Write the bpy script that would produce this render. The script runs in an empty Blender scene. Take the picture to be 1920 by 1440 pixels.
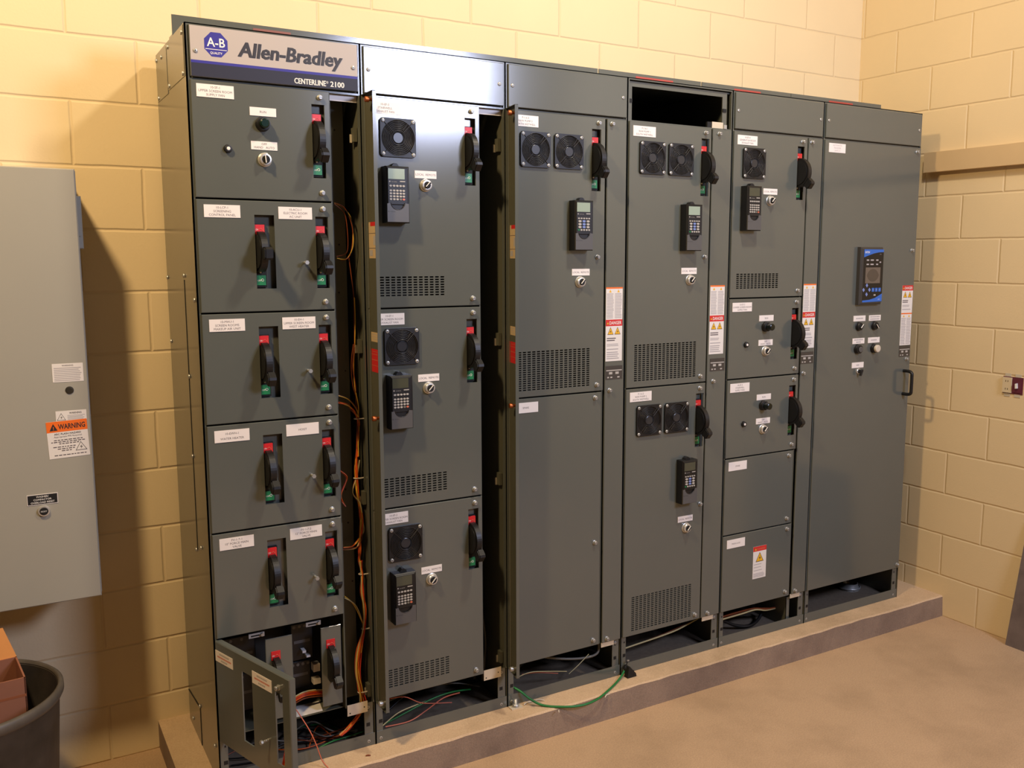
import bpy, math, random
from mathutils import Matrix, Vector

I = 0.0254                      # the scene is laid out in inches; z = 0 is the top of the equipment pad
PAD = 4.0                       # pad height above the floor
random.seed(7)
def P(x, y, z): return Vector((x * I, y * I, (z + PAD) * I))
def lin(c):
    c = c / 255.0
    return c / 12.92 if c <= 0.04045 else ((c + 0.055) / 1.055) ** 2.4
def rgb(r, g, b): return (lin(r), lin(g), lin(b), 1.0)

S = bpy.context.scene
COL = S.collection

# ------------------------------------------------------------------ camera, world, lights, exposure
cam_d = bpy.data.cameras.new('camera'); cam = bpy.data.objects.new('camera', cam_d); COL.objects.link(cam)
yaw, pitch, roll = 0.5401, -0.1322, 0.0011
f = Vector((math.sin(yaw) * math.cos(pitch), math.cos(yaw) * math.cos(pitch), math.sin(pitch)))
r = Vector((math.cos(yaw), -math.sin(yaw), 0)); u = r.cross(f)
r2 = r * math.cos(roll) + u * math.sin(roll); u2 = u * math.cos(roll) - r * math.sin(roll)
m = Matrix((r2, u2, -f)).transposed().to_4x4(); m.translation = P(-20.273, -110.314, 64.375)
cam.matrix_world = m
cam_d.sensor_width = 36; cam_d.lens = 1724.32 * 36 / 1920
cam_d.shift_x = -57.737 / 1920; cam_d.shift_y = -7.173 / 1920
cam_d.clip_start = 0.02
S.camera = cam

w = bpy.data.worlds.new('world'); S.world = w; w.use_nodes = True
w.node_tree.nodes['Background'].inputs[0].default_value = (0.9, 0.75, 0.55, 1)
w.node_tree.nodes['Background'].inputs[1].default_value = 0.02
S.view_settings.view_transform = 'Standard'; S.view_settings.look = 'None'
S.view_settings.gamma = 1.0; S.view_settings.use_curve_mapping = False
S.view_settings.exposure = -0.12

def area(name, loc, target, sx, sy, power, color, shape='RECTANGLE'):
    d = bpy.data.lights.new(name, 'AREA'); d.shape = shape; d.size = sx * I
    if shape in ('RECTANGLE', 'ELLIPSE'): d.size_y = sy * I
    d.energy = power; d.color = color
    o = bpy.data.objects.new(name, d); COL.objects.link(o); o.location = P(*loc)
    o.rotation_euler = (P(*target) - P(*loc)).to_track_quat('-Z', 'Y').to_euler()
    return o
WARM = (1.0, 0.71, 0.38); COOL = (0.66, 0.72, 1.0); NEUTRAL = (1.0, 0.86, 0.66)
area('warm_ceiling_lamp', (-43, -47, 143), (30, 10, 40), 9, 9, 84, WARM, 'DISK')
area('added_upper_wall_lamp', (64, -54, 152), (66, 8, 70), 10, 10, 56, NEUTRAL, 'DISK')  # added lamp, put in to brighten the upper back wall
area('daylight_opening', (95, -150, 117), (45, 0, 62), 34, 28, 112, COOL)

# ------------------------------------------------------------------ materials
MATS = {}
def mat(name, c, rough=0.5, metal=0.0, noise=0.0, nscale=40.0, bump=0.0, bscale=300.0, spec=0.5, emit=0.0, coat=0.0):
    if name in MATS: return MATS[name]
    m = bpy.data.materials.new(name); m.use_nodes = True
    nt = m.node_tree; b = nt.nodes['Principled BSDF']
    col = rgb(*c)
    b.inputs['Base Color'].default_value = col; b.inputs['Roughness'].default_value = rough
    b.inputs['Metallic'].default_value = metal; b.inputs['Specular IOR Level'].default_value = spec
    if coat: b.inputs['Coat Weight'].default_value = coat; b.inputs['Coat Roughness'].default_value = 0.1
    if emit: b.inputs['Emission Color'].default_value = col; b.inputs['Emission Strength'].default_value = emit
    if noise or bump:
        tc = nt.nodes.new('ShaderNodeTexCoord')
        geo = nt.nodes.new('ShaderNodeNewGeometry')
    if noise:
        n = nt.nodes.new('ShaderNodeTexNoise'); n.inputs['Scale'].default_value = nscale; n.inputs['Detail'].default_value = 5
        nt.links.new(geo.outputs['Position'], n.inputs['Vector'])
        mx = nt.nodes.new('ShaderNodeMix'); mx.data_type = 'RGBA'
        mx.inputs[6].default_value = tuple(v * (1 - noise) for v in col[:3]) + (1,)
        mx.inputs[7].default_value = tuple(min(1, v * (1 + noise)) for v in col[:3]) + (1,)
        nt.links.new(n.outputs['Fac'], mx.inputs[0]); nt.links.new(mx.outputs[2], b.inputs['Base Color'])
    if bump:
        n2 = nt.nodes.new('ShaderNodeTexNoise'); n2.inputs['Scale'].default_value = bscale; n2.inputs['Detail'].default_value = 2
        nt.links.new(geo.outputs['Position'], n2.inputs['Vector'])
        bp = nt.nodes.new('ShaderNodeBump'); bp.inputs['Strength'].default_value = bump; bp.inputs['Distance'].default_value = 0.002
        nt.links.new(n2.outputs['Fac'], bp.inputs['Height']); nt.links.new(bp.outputs['Normal'], b.inputs['Normal'])
    MATS[name] = m
    return m

def block_mat(name, c, axis, off_u, off_z):
    """painted concrete block: running-bond joints from a brick texture, used as relief and to tint the joints slightly darker"""
    m = bpy.data.materials.new(name); m.use_nodes = True
    nt = m.node_tree; b = nt.nodes['Principled BSDF']; L = nt.links.new; N = nt.nodes.new
    geo = N('ShaderNodeNewGeometry'); sp = N('ShaderNodeSeparateXYZ'); L(geo.outputs['Position'], sp.inputs[0])
    cb = N('ShaderNodeCombineXYZ')
    a1 = N('ShaderNodeMath'); a1.operation = 'ADD'; a1.inputs[1].default_value = off_u * I
    a2 = N('ShaderNodeMath'); a2.operation = 'ADD'; a2.inputs[1].default_value = off_z * I
    L(sp.outputs[axis], a1.inputs[0]); L(sp.outputs['Z'], a2.inputs[0]); L(a1.outputs[0], cb.inputs[0]); L(a2.outputs[0], cb.inputs[1])
    nz = N('ShaderNodeTexNoise'); nz.inputs['Scale'].default_value = 9; nz.inputs['Detail'].default_value = 3
    L(geo.outputs['Position'], nz.inputs['Vector'])
    ds = N('ShaderNodeVectorMath'); ds.operation = 'SCALE'; ds.inputs['Scale'].default_value = 0.006
    L(nz.outputs['Color'], ds.inputs[0])
    ad = N('ShaderNodeVectorMath'); ad.operation = 'ADD'; L(cb.outputs[0], ad.inputs[0]); L(ds.outputs[0], ad.inputs[1])
    br = N('ShaderNodeTexBrick'); br.offset = 0.5; br.squash = 1.0
    br.inputs['Scale'].default_value = 1.0; br.inputs['Brick Width'].default_value = 16 * I; br.inputs['Row Height'].default_value = 8 * I
    br.inputs['Mortar Size'].default_value = 0.007; br.inputs['Mortar Smooth'].default_value = 0.9
    L(ad.outputs[0], br.inputs['Vector'])
    n1 = N('ShaderNodeTexNoise'); n1.inputs['Scale'].default_value = 2.2; n1.inputs['Detail'].default_value = 6
    L(geo.outputs['Position'], n1.inputs['Vector'])
    mx = N('ShaderNodeMix'); mx.data_type = 'RGBA'; col = rgb(*c)
    mx.inputs[6].default_value = tuple(v * 0.94 for v in col[:3]) + (1,); mx.inputs[7].default_value = tuple(min(1, v * 1.06) for v in col[:3]) + (1,)
    L(n1.outputs['Fac'], mx.inputs[0])
    dk = N('ShaderNodeMix'); dk.data_type = 'RGBA'; dk.blend_type = 'MULTIPLY'
    dk.inputs[7].default_value = (0.97, 0.95, 0.93, 1)
    L(br.outputs['Fac'], dk.inputs[0]); L(mx.outputs[2], dk.inputs[6]); L(dk.outputs[2], b.inputs['Base Color'])
    b.inputs['Roughness'].default_value = 0.6; b.inputs['Specular IOR Level'].default_value = 0.25
    n2 = N('ShaderNodeTexNoise'); n2.inputs['Scale'].default_value = 130; n2.inputs['Detail'].default_value = 4
    L(geo.outputs['Position'], n2.inputs['Vector'])
    inv = N('ShaderNodeMath'); inv.operation = 'MULTIPLY_ADD'; inv.inputs[1].default_value = -1.0
    sc = N('ShaderNodeMath'); sc.operation = 'MULTIPLY'; sc.inputs[1].default_value = 0.16
    L(n2.outputs['Fac'], sc.inputs[0]); L(br.outputs['Fac'], inv.inputs[0]); L(sc.outputs[0], inv.inputs[2])
    bp = N('ShaderNodeBump'); bp.inputs['Strength'].default_value = 0.55; bp.inputs['Distance'].default_value = 0.005
    L(inv.outputs[0], bp.inputs['Height']); L(bp.outputs['Normal'], b.inputs['Normal'])
    return m

def concrete_mat(name, c, dark):
    m = bpy.data.materials.new(name); m.use_nodes = True
    nt = m.node_tree; b = nt.nodes['Principled BSDF']; L = nt.links.new; N = nt.nodes.new
    geo = N('ShaderNodeNewGeometry')
    n1 = N('ShaderNodeTexNoise'); n1.inputs['Scale'].default_value = 2.6; n1.inputs['Detail'].default_value = 8; n1.inputs['Roughness'].default_value = 0.62
    L(geo.outputs['Position'], n1.inputs['Vector'])
    cr = N('ShaderNodeValToRGB'); e = cr.color_ramp.elements
    e[0].position = 0.33; e[0].color = rgb(*dark); e[1].position = 0.56; e[1].color = rgb(*c)
    L(n1.outputs['Fac'], cr.inputs[0])
    n2 = N('ShaderNodeTexNoise'); n2.inputs['Scale'].default_value = 190; n2.inputs['Detail'].default_value = 3
    L(geo.outputs['Position'], n2.inputs['Vector'])
    mx = N('ShaderNodeMix'); mx.data_type = 'RGBA'; mx.blend_type = 'OVERLAY'; mx.inputs[0].default_value = 0.28
    L(cr.outputs[0], mx.inputs[6]); L(n2.outputs['Fac'], mx.inputs[7]); L(mx.outputs[2], b.inputs['Base Color'])
    b.inputs['Roughness'].default_value = 0.7; b.inputs['Specular IOR Level'].default_value = 0.3
    bp = N('ShaderNodeBump'); bp.inputs['Strength'].default_value = 0.25; bp.inputs['Distance'].default_value = 0.003
    L(n2.outputs['Fac'], bp.inputs['Height']); L(bp.outputs['Normal'], b.inputs['Normal'])
    return m

GREY = mat('grey_enamel', (91, 95, 90), 0.15, noise=0.03, nscale=6, bump=0.006, bscale=700, spec=0.85)
GREYIN = mat('grey_enamel_inside', (88, 88, 74), 0.45, noise=0.05, nscale=8)
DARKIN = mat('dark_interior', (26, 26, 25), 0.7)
SIDE = mat('grey_enamel_gloss', (98, 97, 88), 0.2, noise=0.03, nscale=6, spec=0.7)
BLACK = mat('black_plastic', (16, 16, 17), 0.45, bump=0.04, bscale=1500)
BLACKM = mat('black_matt', (14, 14, 14), 0.7)
BLACKWIRE = mat('black_wire_guard', (34, 32, 31), 0.35)
HUB = mat('fan_hub_grey', (46, 47, 50), 0.3)
STEEL = mat('zinc_steel', (176, 177, 174), 0.38, metal=0.55)
CHROME = mat('chrome', (212, 210, 204), 0.3, metal=0.6)
BRASS = mat('brass', (176, 98, 52), 0.42, metal=0.8)
GALV = mat('galvanised_plate', (214, 203, 180), 0.42, metal=0.25, noise=0.06, nscale=30)
WHITE = mat('white_laminate', (236, 230, 225), 0.4)
PAPER = mat('white_paper', (226, 222, 216), 0.6)
TANPAPER = mat('tan_paper', (196, 172, 132), 0.6)
INK = mat('grey_ink', (92, 84, 86), 0.5)
GREEK = mat('pale_print', (172, 168, 168), 0.6)
DINK = mat('dark_ink', (44, 41, 42), 0.5)
WINK = mat('white_ink', (232, 230, 224), 0.5)
RED = mat('red_marker', (205, 34, 40), 0.4)
GREEN = mat('green_marker', (24, 120, 72), 0.4)
SAFERED = mat('safety_red', (206, 44, 44), 0.45)
ORANGE = mat('safety_orange', (238, 112, 34), 0.45)
YELLOW = mat('safety_yellow', (232, 178, 40), 0.45)
SILVER = mat('silver_plate', (176, 168, 162), 0.5)
NAVY = mat('navy_band', (28, 28, 46), 0.55)
BLUE = mat('logo_blue', (44, 38, 140), 0.5)
EBLUE = mat('panel_blue', (46, 104, 196), 0.35)
SCREEN = mat('lcd_screen_lit_tone', (150, 168, 152), 0.2)  # paler base colour stands in for the backlight of lit screens
SCREEND = mat('lcd_screen_dark', (74, 76, 62), 0.2)
KEYS = mat('key_grey', (176, 172, 164), 0.5)
KEYB = mat('key_blue', (120, 140, 200), 0.5)
COVER = mat('charcoal_cover', (84, 84, 84), 0.42)
LENSG = mat('green_lens', (6, 34, 20), 0.2)
LENSW = mat('white_lens', (206, 196, 178), 0.3)
ANSI61 = mat('light_grey_enamel', (160, 158, 146), 0.42, noise=0.03, nscale=6, bump=0.05, bscale=700)
DUSTBLUE = mat('dusty_blue_floor', (112, 100, 84), 0.9, noise=0.3, nscale=60)
W_OR = mat('wire_orange', (224, 96, 26), 0.4); W_YE = mat('wire_yellow', (222, 178, 60), 0.4); W_GR = mat('wire_green', (30, 118, 58), 0.4)
W_BR = mat('wire_brown', (128, 62, 30), 0.4); W_RD = mat('wire_red', (196, 52, 34), 0.4); W_BK = mat('wire_black', (20, 20, 21), 0.45)
W_PK = mat('wire_pink', (206, 110, 82), 0.4); W_GY = mat('wire_grey', (120, 116, 104), 0.5); W_LY = mat('wire_cream', (205, 192, 140), 0.45)
NYLON = mat('nylon_tie', (224, 214, 196), 0.4)
CARD = mat('cardboard', (150, 98, 74), 0.8, noise=0.08, nscale=25)
CARDO = mat('cardboard_flap', (222, 150, 80), 0.8, noise=0.06, nscale=25)
BARREL = mat('barrel_plastic', (58, 54, 50), 0.55, noise=0.9, nscale=11, bump=0.2, bscale=60)
BEIGE = mat('ivory_plastic', (214, 196, 160), 0.4)
PURPLE = mat('wall_box_purple', (96, 38, 52), 0.5)
RUST = mat('weathered_steel', (112, 100, 96), 0.7, noise=0.45, nscale=16)
WALLB = block_mat('block_wall_paint_back', (229, 209, 168), 'X', 2 + 160, 240)
WALLR = block_mat('block_wall_paint_right', (226, 204, 162), 'Y', 3 + 160, 240)
FLOORM = concrete_mat('concrete_floor_dusty', (188, 158, 124), (172, 144, 112))
PADM = concrete_mat('concrete_pad', (206, 178, 144), (180, 154, 122))
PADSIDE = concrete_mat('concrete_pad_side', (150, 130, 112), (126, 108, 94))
CEIL = mat('ceiling_paint', (96, 90, 82), 0.8)
WALLX = mat('far_wall_paint', (110, 98, 80), 0.7)

# ------------------------------------------------------------------ mesh builder
class MB:
    def __init__(self): self.v = []; self.f = []; self.m = []; self.s = []; self.mats = []
    def mi(self, m):
        if m not in self.mats: self.mats.append(m)
        return self.mats.index(m)
    def face(self, pts, m, smooth=False):
        n = len(self.v); self.v += [tuple(p) for p in pts]; self.f.append(tuple(range(n, n + len(pts)))); self.m.append(self.mi(m)); self.s.append(smooth)
    def grid(self, rings, m, closed=True, smooth=True):
        n = len(self.v); k = len(rings[0]); mi = self.mi(m)
        for rg in rings: self.v += [tuple(p) for p in rg]
        for i in range(len(rings) - 1):
            for j in range(k if closed else k - 1):
                a = n + i * k + j; b = n + i * k + (j + 1) % k
                self.f.append((a, b, b + k, a + k)); self.m.append(mi); self.s.append(smooth)
    def box(self, x0, x1, y0, y1, z0, z1, m, c=0.0):
        if c <= 0:
            p = [(x, y, z) for x in (x0, x1) for y in (y0, y1) for z in (z0, z1)]
            for q in ((0, 1, 3, 2), (4, 6, 7, 5), (0, 4, 5, 1), (2, 3, 7, 6), (0, 2, 6, 4), (1, 5, 7, 3)): self.face([p[i] for i in q], m)
        else:       # chamfer round the front (-y) face
            a = [(x0 + c, y0, z0 + c), (x1 - c, y0, z0 + c), (x1 - c, y0, z1 - c), (x0 + c, y0, z1 - c)]
            b = [(x0, y0 + c, z0), (x1, y0 + c, z0), (x1, y0 + c, z1), (x0, y0 + c, z1)]
            d = [(x0, y1, z0), (x1, y1, z0), (x1, y1, z1), (x0, y1, z1)]
            self.face(a, m); self.face(d[::-1], m)
            for i in range(4):
                j = (i + 1) % 4
                self.face([b[i], b[j], a[j], a[i]], m); self.face([d[i], d[j], b[j], b[i]], m)
    def quad(self, x0, x1, z0, z1, y, m): self.face([(x0, y, z0), (x1, y, z0), (x1, y, z1), (x0, y, z1)], m)
    def poly(self, pts, y, m): self.face([(p[0], y, p[1]) for p in pts], m)
    def prism(self, pts, y0, y1, m, ms=None):       # polygon in xz, extruded along y
        self.poly(pts, y0, m); self.poly(pts[::-1], y1, ms or m)
        for i in range(len(pts)):
            a, b = pts[i], pts[(i + 1) % len(pts)]
            self.face([(a[0], y0, a[1]), (a[0], y1, a[1]), (b[0], y1, b[1]), (b[0], y0, b[1])], ms or m)
    def prismx(self, pts, x0, x1, m):               # polygon in yz, extruded along x
        self.face([(x0, p[0], p[1]) for p in pts], m); self.face([(x1, p[0], p[1]) for p in pts[::-1]], m)
        for i in range(len(pts)):
            a, b = pts[i], pts[(i + 1) % len(pts)]
            self.face([(x0, a[0], a[1]), (x1, a[0], a[1]), (x1, b[0], b[1]), (x0, b[0], b[1])], m)
    def lathe_y(self, cx, cz, prof, m, seg=24, smooth=True, capm=None):  # profile [(radius, y)], axis along y
        rings = [[(cx + rr * math.cos(2 * math.pi * k / seg), y, cz + rr * math.sin(2 * math.pi * k / seg)) for k in range(seg)] for rr, y in prof]
        for i in range(len(rings) - 1): self.grid(rings[i:i + 2], m, True, smooth)
        self.face(rings[0], capm or m)
    def lathe_z(self, cx, cy, prof, m, seg=40):
        rings = [[(cx + rr * math.cos(2 * math.pi * k / seg), cy + rr * math.sin(2 * math.pi * k / seg), z) for k in range(seg)] for rr, z in prof]
        self.grid(rings, m, True, True)
    def tube(self, pts, rad, m, seg=6, sub=4, closed=False):
        pts = [Vector(p) for p in pts]
        if sub > 1 and len(pts) > 2:
            out = []; n = len(pts)
            rng = range(n) if closed else range(n - 1)
            for i in rng:
                p0 = pts[(i - 1) % n] if (closed or i > 0) else pts[0]; p1 = pts[i]; p2 = pts[(i + 1) % n]
                p3 = pts[(i + 2) % n] if (closed or i < n - 2) else pts[-1]
                for k in range(sub):
                    t = k / sub
                    out.append(0.5 * ((2 * p1) + (p2 - p0) * t + (2 * p0 - 5 * p1 + 4 * p2 - p3) * t * t + (3 * p1 - p0 - 3 * p2 + p3) * t ** 3))
            if not closed: out.append(pts[-1])
            pts = out
        rings = []; n = len(pts); nrm = None
        for i in range(n):
            if closed: d = pts[(i + 1) % n] - pts[i - 1]
            else: d = pts[min(i + 1, n - 1)] - pts[max(i - 1, 0)]
            d.normalize()
            if nrm is None:
                nrm = d.cross(Vector((0, 0, 1)) if abs(d.z) < 0.9 else Vector((1, 0, 0))).normalized()
            else:
                nrm = (nrm - d * nrm.dot(d)).normalized()
            bn = d.cross(nrm)
            rings.append([pts[i] + (nrm * math.cos(2 * math.pi * k / seg) + bn * math.sin(2 * math.pi * k / seg)) * rad for k in range(seg)])
        if closed: rings.append(rings[0])
        self.grid(rings, m, True, True)
        if not closed: self.face(rings[0], m); self.face(rings[-1], m)
    def text(self, s, cx, cz, h, y, m, maxw=None, bold=0.0, xs=1.0, shear=0.0, left=False):
        vs, fs, (x0, x1) = text_geo(s, bold)
        k = h; wd = (x1 - x0) * k * xs
        if maxw and wd > maxw: xs *= maxw / wd; wd = maxw
        ox = cx if left else cx - wd / 2
        n = len(self.v); mi = self.mi(m)
        self.v += [(ox + (p[0] - x0) * k * xs + shear * p[1] * k, y, cz + (p[1] - 0.5) * k) for p in vs]
        for q in fs: self.f.append(tuple(n + i for i in q)); self.m.append(mi); self.s.append(False)
    def mesh(self, name):
        me = bpy.data.meshes.new(name)
        me.from_pydata([(a * I, b * I, c * I) for a, b, c in self.v], [], self.f)
        for mm in self.mats: me.materials.append(mm)
        me.polygons.foreach_set('material_index', self.m); me.polygons.foreach_set('use_smooth', self.s)
        me.update()
        return me

TXT = {}
def text_geo(s, bold):
    key = (s, bold)
    if key in TXT: return TXT[key]
    cu = bpy.data.curves.new('t', 'FONT'); cu.body = s; cu.offset = bold; cu.resolution_u = 2
    o = bpy.data.objects.new('t', cu); COL.objects.link(o)
    dg = bpy.context.evaluated_depsgraph_get(); me = o.evaluated_get(dg).to_mesh()
    vs = [(v.co.x / 0.73, v.co.y / 0.73) for v in me.vertices]; fs = [tuple(p.vertices) for p in me.polygons]
    o.evaluated_get(dg).to_mesh_clear(); bpy.data.objects.remove(o); bpy.data.curves.remove(cu)
    xs = [p[0] for p in vs] or [0, 1]
    TXT[key] = (vs, fs, (min(xs), max(xs))); return TXT[key]

WL = {}
def link(name, data, parent=None, loc=(0, 0, 0)):
    o = bpy.data.objects.new(name, data); COL.objects.link(o)
    WL[o] = loc
    if parent is None: o.location = P(*loc)
    else:
        o.parent = parent; q = WL[parent]
        o.location = ((loc[0] - q[0]) * I, (loc[1] - q[1]) * I, (loc[2] - q[2]) * I)
    return o
def tag(o, label, cat, group=None, kind=None):
    o['label'] = label; o['category'] = cat
    if group: o['group'] = group
    if kind: o['kind'] = kind
    return o
def thing(name, label, cat, loc, group=None): return tag(link(name, None, None, loc), label, cat, group)
def part(name, mb, parent, loc=None, label=None):
    """mb is laid out relative to loc (default: the parent's own spot)"""
    me = mb.mesh(name) if isinstance(mb, MB) else mb
    o = link(name, me, parent, WL[parent] if loc is None else loc)
    if label: o['label'] = label
    return o
def structure(name, mb, loc=(0, 0, 0), label=None):
    o = link(name, mb.mesh(name), None, loc); o['kind'] = 'structure'
    if label: o['label'] = label
    return o

# ------------------------------------------------------------------ the room
XW, YB = 133.3, 21.6            # right wall and back wall
XL, YF, ZC = -190.0, -300.0, 172.0
b = MB(); b.face([(XL, YF, -4), (XW, YF, -4), (XW, YB, -4), (XL, YB, -4)], FLOORM); structure('floor', b, label='dusty tan concrete floor')
b = MB(); b.box(XL, XW + 6, YB, YB + 6, -4, ZC, WALLB); structure('wall_back', b, label='cream painted concrete block wall behind the cabinets')
b = MB(); b.box(XW, XW + 6, YF, YB, -4, ZC, WALLR); structure('wall_right', b, label='tan painted concrete block wall at right')
b = MB(); b.box(XL - 6, XL, YF, YB, -4, ZC, WALLX); structure('wall_left', b)
b = MB(); b.box(XL, XW, YF - 6, YF, -4, ZC, WALLX); structure('wall_front', b)
b = MB(); b.box(XL - 6, XW + 6, YF - 6, YB + 6, ZC, ZC + 6, CEIL); structure('ceiling', b)

# raised concrete pad with a slightly ragged front edge
b = MB()
xs = [-4 + (XW + 4) * k / 70 for k in range(71)]
jag = [(-4.0 + random.uniform(-0.12, 0.12), random.uniform(-0.10, 0.02)) for _ in xs]
for i in range(70):
    (ya, za), (yb, zb) = jag[i], jag[i + 1]
    x0, x1 = xs[i], xs[i + 1]
    b.face([(x0, ya + .25, 0), (x1, yb + .25, 0), (x1, YB, 0), (x0, YB, 0)], PADM)
    b.face([(x0, ya, za - .15), (x1, yb, zb - .15), (x1, yb + .25, 0), (x0, ya + .25, 0)], PADM, True)
    b.face([(x0, -4.25, -4), (x1, -4.25, -4), (x1, yb, zb - .15), (x0, ya, za - .15)], PADSIDE)
b.face([(-4, YB, -4), (-4, -4.25, -4), (-4, -3.9, -.1), (-4, YB, 0)], PADSIDE)
structure('trim_1', b, label='raised concrete equipment pad under the cabinets')
# painted ledge rail on the right wall
b = MB(); b.box(XW - 1.6, XW, -70, 4.3, 80.3, 83.9, mat('rail_paint', (206, 178, 134), 0.55, noise=0.05, nscale=12))
structure('trim_2', b, label='painted ledge rail running along the right wall')

# ------------------------------------------------------------------ repeated small meshes (built once, shared)
def m_screw():
    b = MB(); b.lathe_y(0, 0, [(.10, -.13), (.2, -.1), (.25, -.04), (.25, 0)], STEEL, 16)
    b.lathe_y(0, 0, [(.07, -.135), (.07, -.13)], BLACKM, 8); return b.mesh('screw')
def m_latch():
    b = MB(); b.lathe_y(0, 0, [(.2, -.5), (.26, -.44), (.26, -.12), (.34, -.08), (.34, 0)], STEEL, 14)
    b.box(-.2, .2, -.515, -.5, -.035, .035, INK); return b.mesh('door_latch')
def m_stud():
    b = MB(); prof = []
    for k in range(9): prof += [(.16 if k % 2 else .13, -1.0 + k * .11)]
    b.lathe_y(0, 0, [(.14, -1.05)] + prof + [(.13, 0)], STEEL, 10); b.lathe_y(0, 0, [(.26, -1.2), (.27, -.95), (.2, -.94)], STEEL, 6, False); return b.mesh('threaded_stud')
def m_fan():
    b = MB(); n = 48; R0 = 2.35; rc = .35; out = []; inn = []
    for k in range(n):
        a = 2 * math.pi * (k + .5) / n; ca, sa = math.cos(a), math.sin(a)
        t = R0 / max(abs(ca), abs(sa)); x, z = ca * t, sa * t
        lim = R0 - rc
        if abs(x) > lim and abs(z) > lim:
            cxx, czz = math.copysign(lim, x), math.copysign(lim, z); d = math.hypot(x - cxx, z - czz)
            x, z = cxx + (x - cxx) / d * rc, czz + (z - czz) / d * rc
        out.append((x, z)); inn.append((2.12 * ca, 2.12 * sa))
    for k in range(n):
        j = (k + 1) % n
        b.face([(out[k][0], -.32, out[k][1]), (inn[k][0], -.32, inn[k][1]), (inn[j][0], -.32, inn[j][1]), (out[j][0], -.32, out[j][1])], BLACK)
        b.face([(out[k][0], -.32, out[k][1]), (out[j][0], -.32, out[j][1]), (out[j][0], 0, out[j][1]), (out[k][0], 0, out[k][1])], BLACK, True)
        b.face([(inn[k][0], -.32, inn[k][1]), (inn[j][0], -.32, inn[j][1]), (inn[j][0], -.02, inn[j][1]), (inn[k][0], -.02, inn[k][1])], BLACK, True)
    b.lathe_y(0, 0, [(2.12, -.02), (.0, -.015)], BLACKM, 32, False)
    return b.mesh('cooling_fan')
def circ(rad, y, n=36): return [(rad * math.cos(2 * math.pi * k / n), y, rad * math.sin(2 * math.pi * k / n)) for k in range(n)]
def m_guard():
    b = MB()
    for rad in (.92, 1.14, 1.36, 1.57, 1.78, 1.98, 2.16): b.tube(circ(rad, -.36 - .05 * (2.2 - rad)), .04, BLACKWIRE, 5, 1, True)
    for a in (45, 135, 225, 315):
        c, s = math.cos(math.radians(a)), math.sin(math.radians(a))
        b.tube([(c * .85, -.46, s * .85), (c * 2.1, -.4, s * 2.1), (c * 2.65, -.34, s * 2.65)], .045, BLACKWIRE, 5, 1)
    b.tube([(.6, -.44, .95), (1.2, -.42, 1.75)], .04, BLACKWIRE, 5, 1); b.tube([(-.6, -.44, -.95), (-1.2, -.42, -1.75)], .04, BLACKWIRE, 5, 1)
    return b.mesh('fan_guard')
def m_hub():
    b = MB(); b.lathe_y(0, 0, [(.62, -.26), (.7, -.22), (.72, -.02)], HUB, 28); b.tube(circ(.84, -.3, 28), .035, HUB, 5, 1, True); return b.mesh('fan_hub')
SCREW, LATCH, STUD, FAN, GUARD, FHUB = m_screw(), m_latch(), m_stud(), m_fan(), m_guard(), m_hub()

def m_selector(lever, ring):
    b = MB(); b.lathe_y(0, 0, [(.5, -.62), (.62, -.6), (.7, -.5), (.72, -.12), (.8, -.08), (.8, 0)], ring, 28); return b.mesh('selector_switch')
SELC = m_selector(0, CHROME); SELB = m_selector(0, BLACK)
def m_knob(ang):
    b = MB(); b.lathe_y(0, 0, [(.42, -.72), (.46, -.66), (.46, -.6)], BLACKM, 20)
    a = math.radians(ang); c, s = math.cos(a), math.sin(a)
    def q(u, v): return (u * c - v * s, u * s + v * c)
    b.prism([q(-.42, -.13), q(.42, -.13), q(.42, .13), q(-.42, .13)], -1.02, -.7, BLACKM)
    b.prism([q(-.40, .07), q(.44, .07), q(.44, .15), q(-.40, .15)], -1.035, -.9, WINK)
    return b.mesh('knob')
KNOBV, KNOBD = m_knob(95), m_knob(48)
def m_pilot():
    b = MB(); b.lathe_y(0, 0, [(.58, -.75), (.74, -.72), (.78, -.5), (.72, -.45), (.78, -.4), (.8, -.1), (.85, -.05), (.85, 0)], BLACK, 26); return b.mesh('pilot_light')
def m_lens(mt, r=.55, l=1.25):
    b = MB(); b.lathe_y(0, 0, [(r * .75, -l), (r * .95, -l + .06), (r, -l + .16), (r, -.7)], mt, 22); return b.mesh('lens')
PILOT, LENS_G, LENS_W, LENS_D = m_pilot(), m_lens(LENSG), m_lens(LENSW, .66, 1.2), m_lens(mat('dark_green_lens', (12, 20, 16), 0.25), .56, 1.75)
def m_reset():
    b = MB(); b.lathe_y(0, 0, [(.3, -.4), (.42, -.36), (.45, -.1), (.48, 0)], BLACK, 20); return b.mesh('reset_button')
def m_cap(r=.2, y=-.47, mt=WINK):
    b = MB(); b.lathe_y(0, 0, [(r * .8, y), (r, y + .03), (r, y + .12)], mt, 16); return b.mesh('button_cap')
RESET, CAP, CAPG = m_reset(), m_cap(), m_cap(.5, -.95, COVER)

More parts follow.
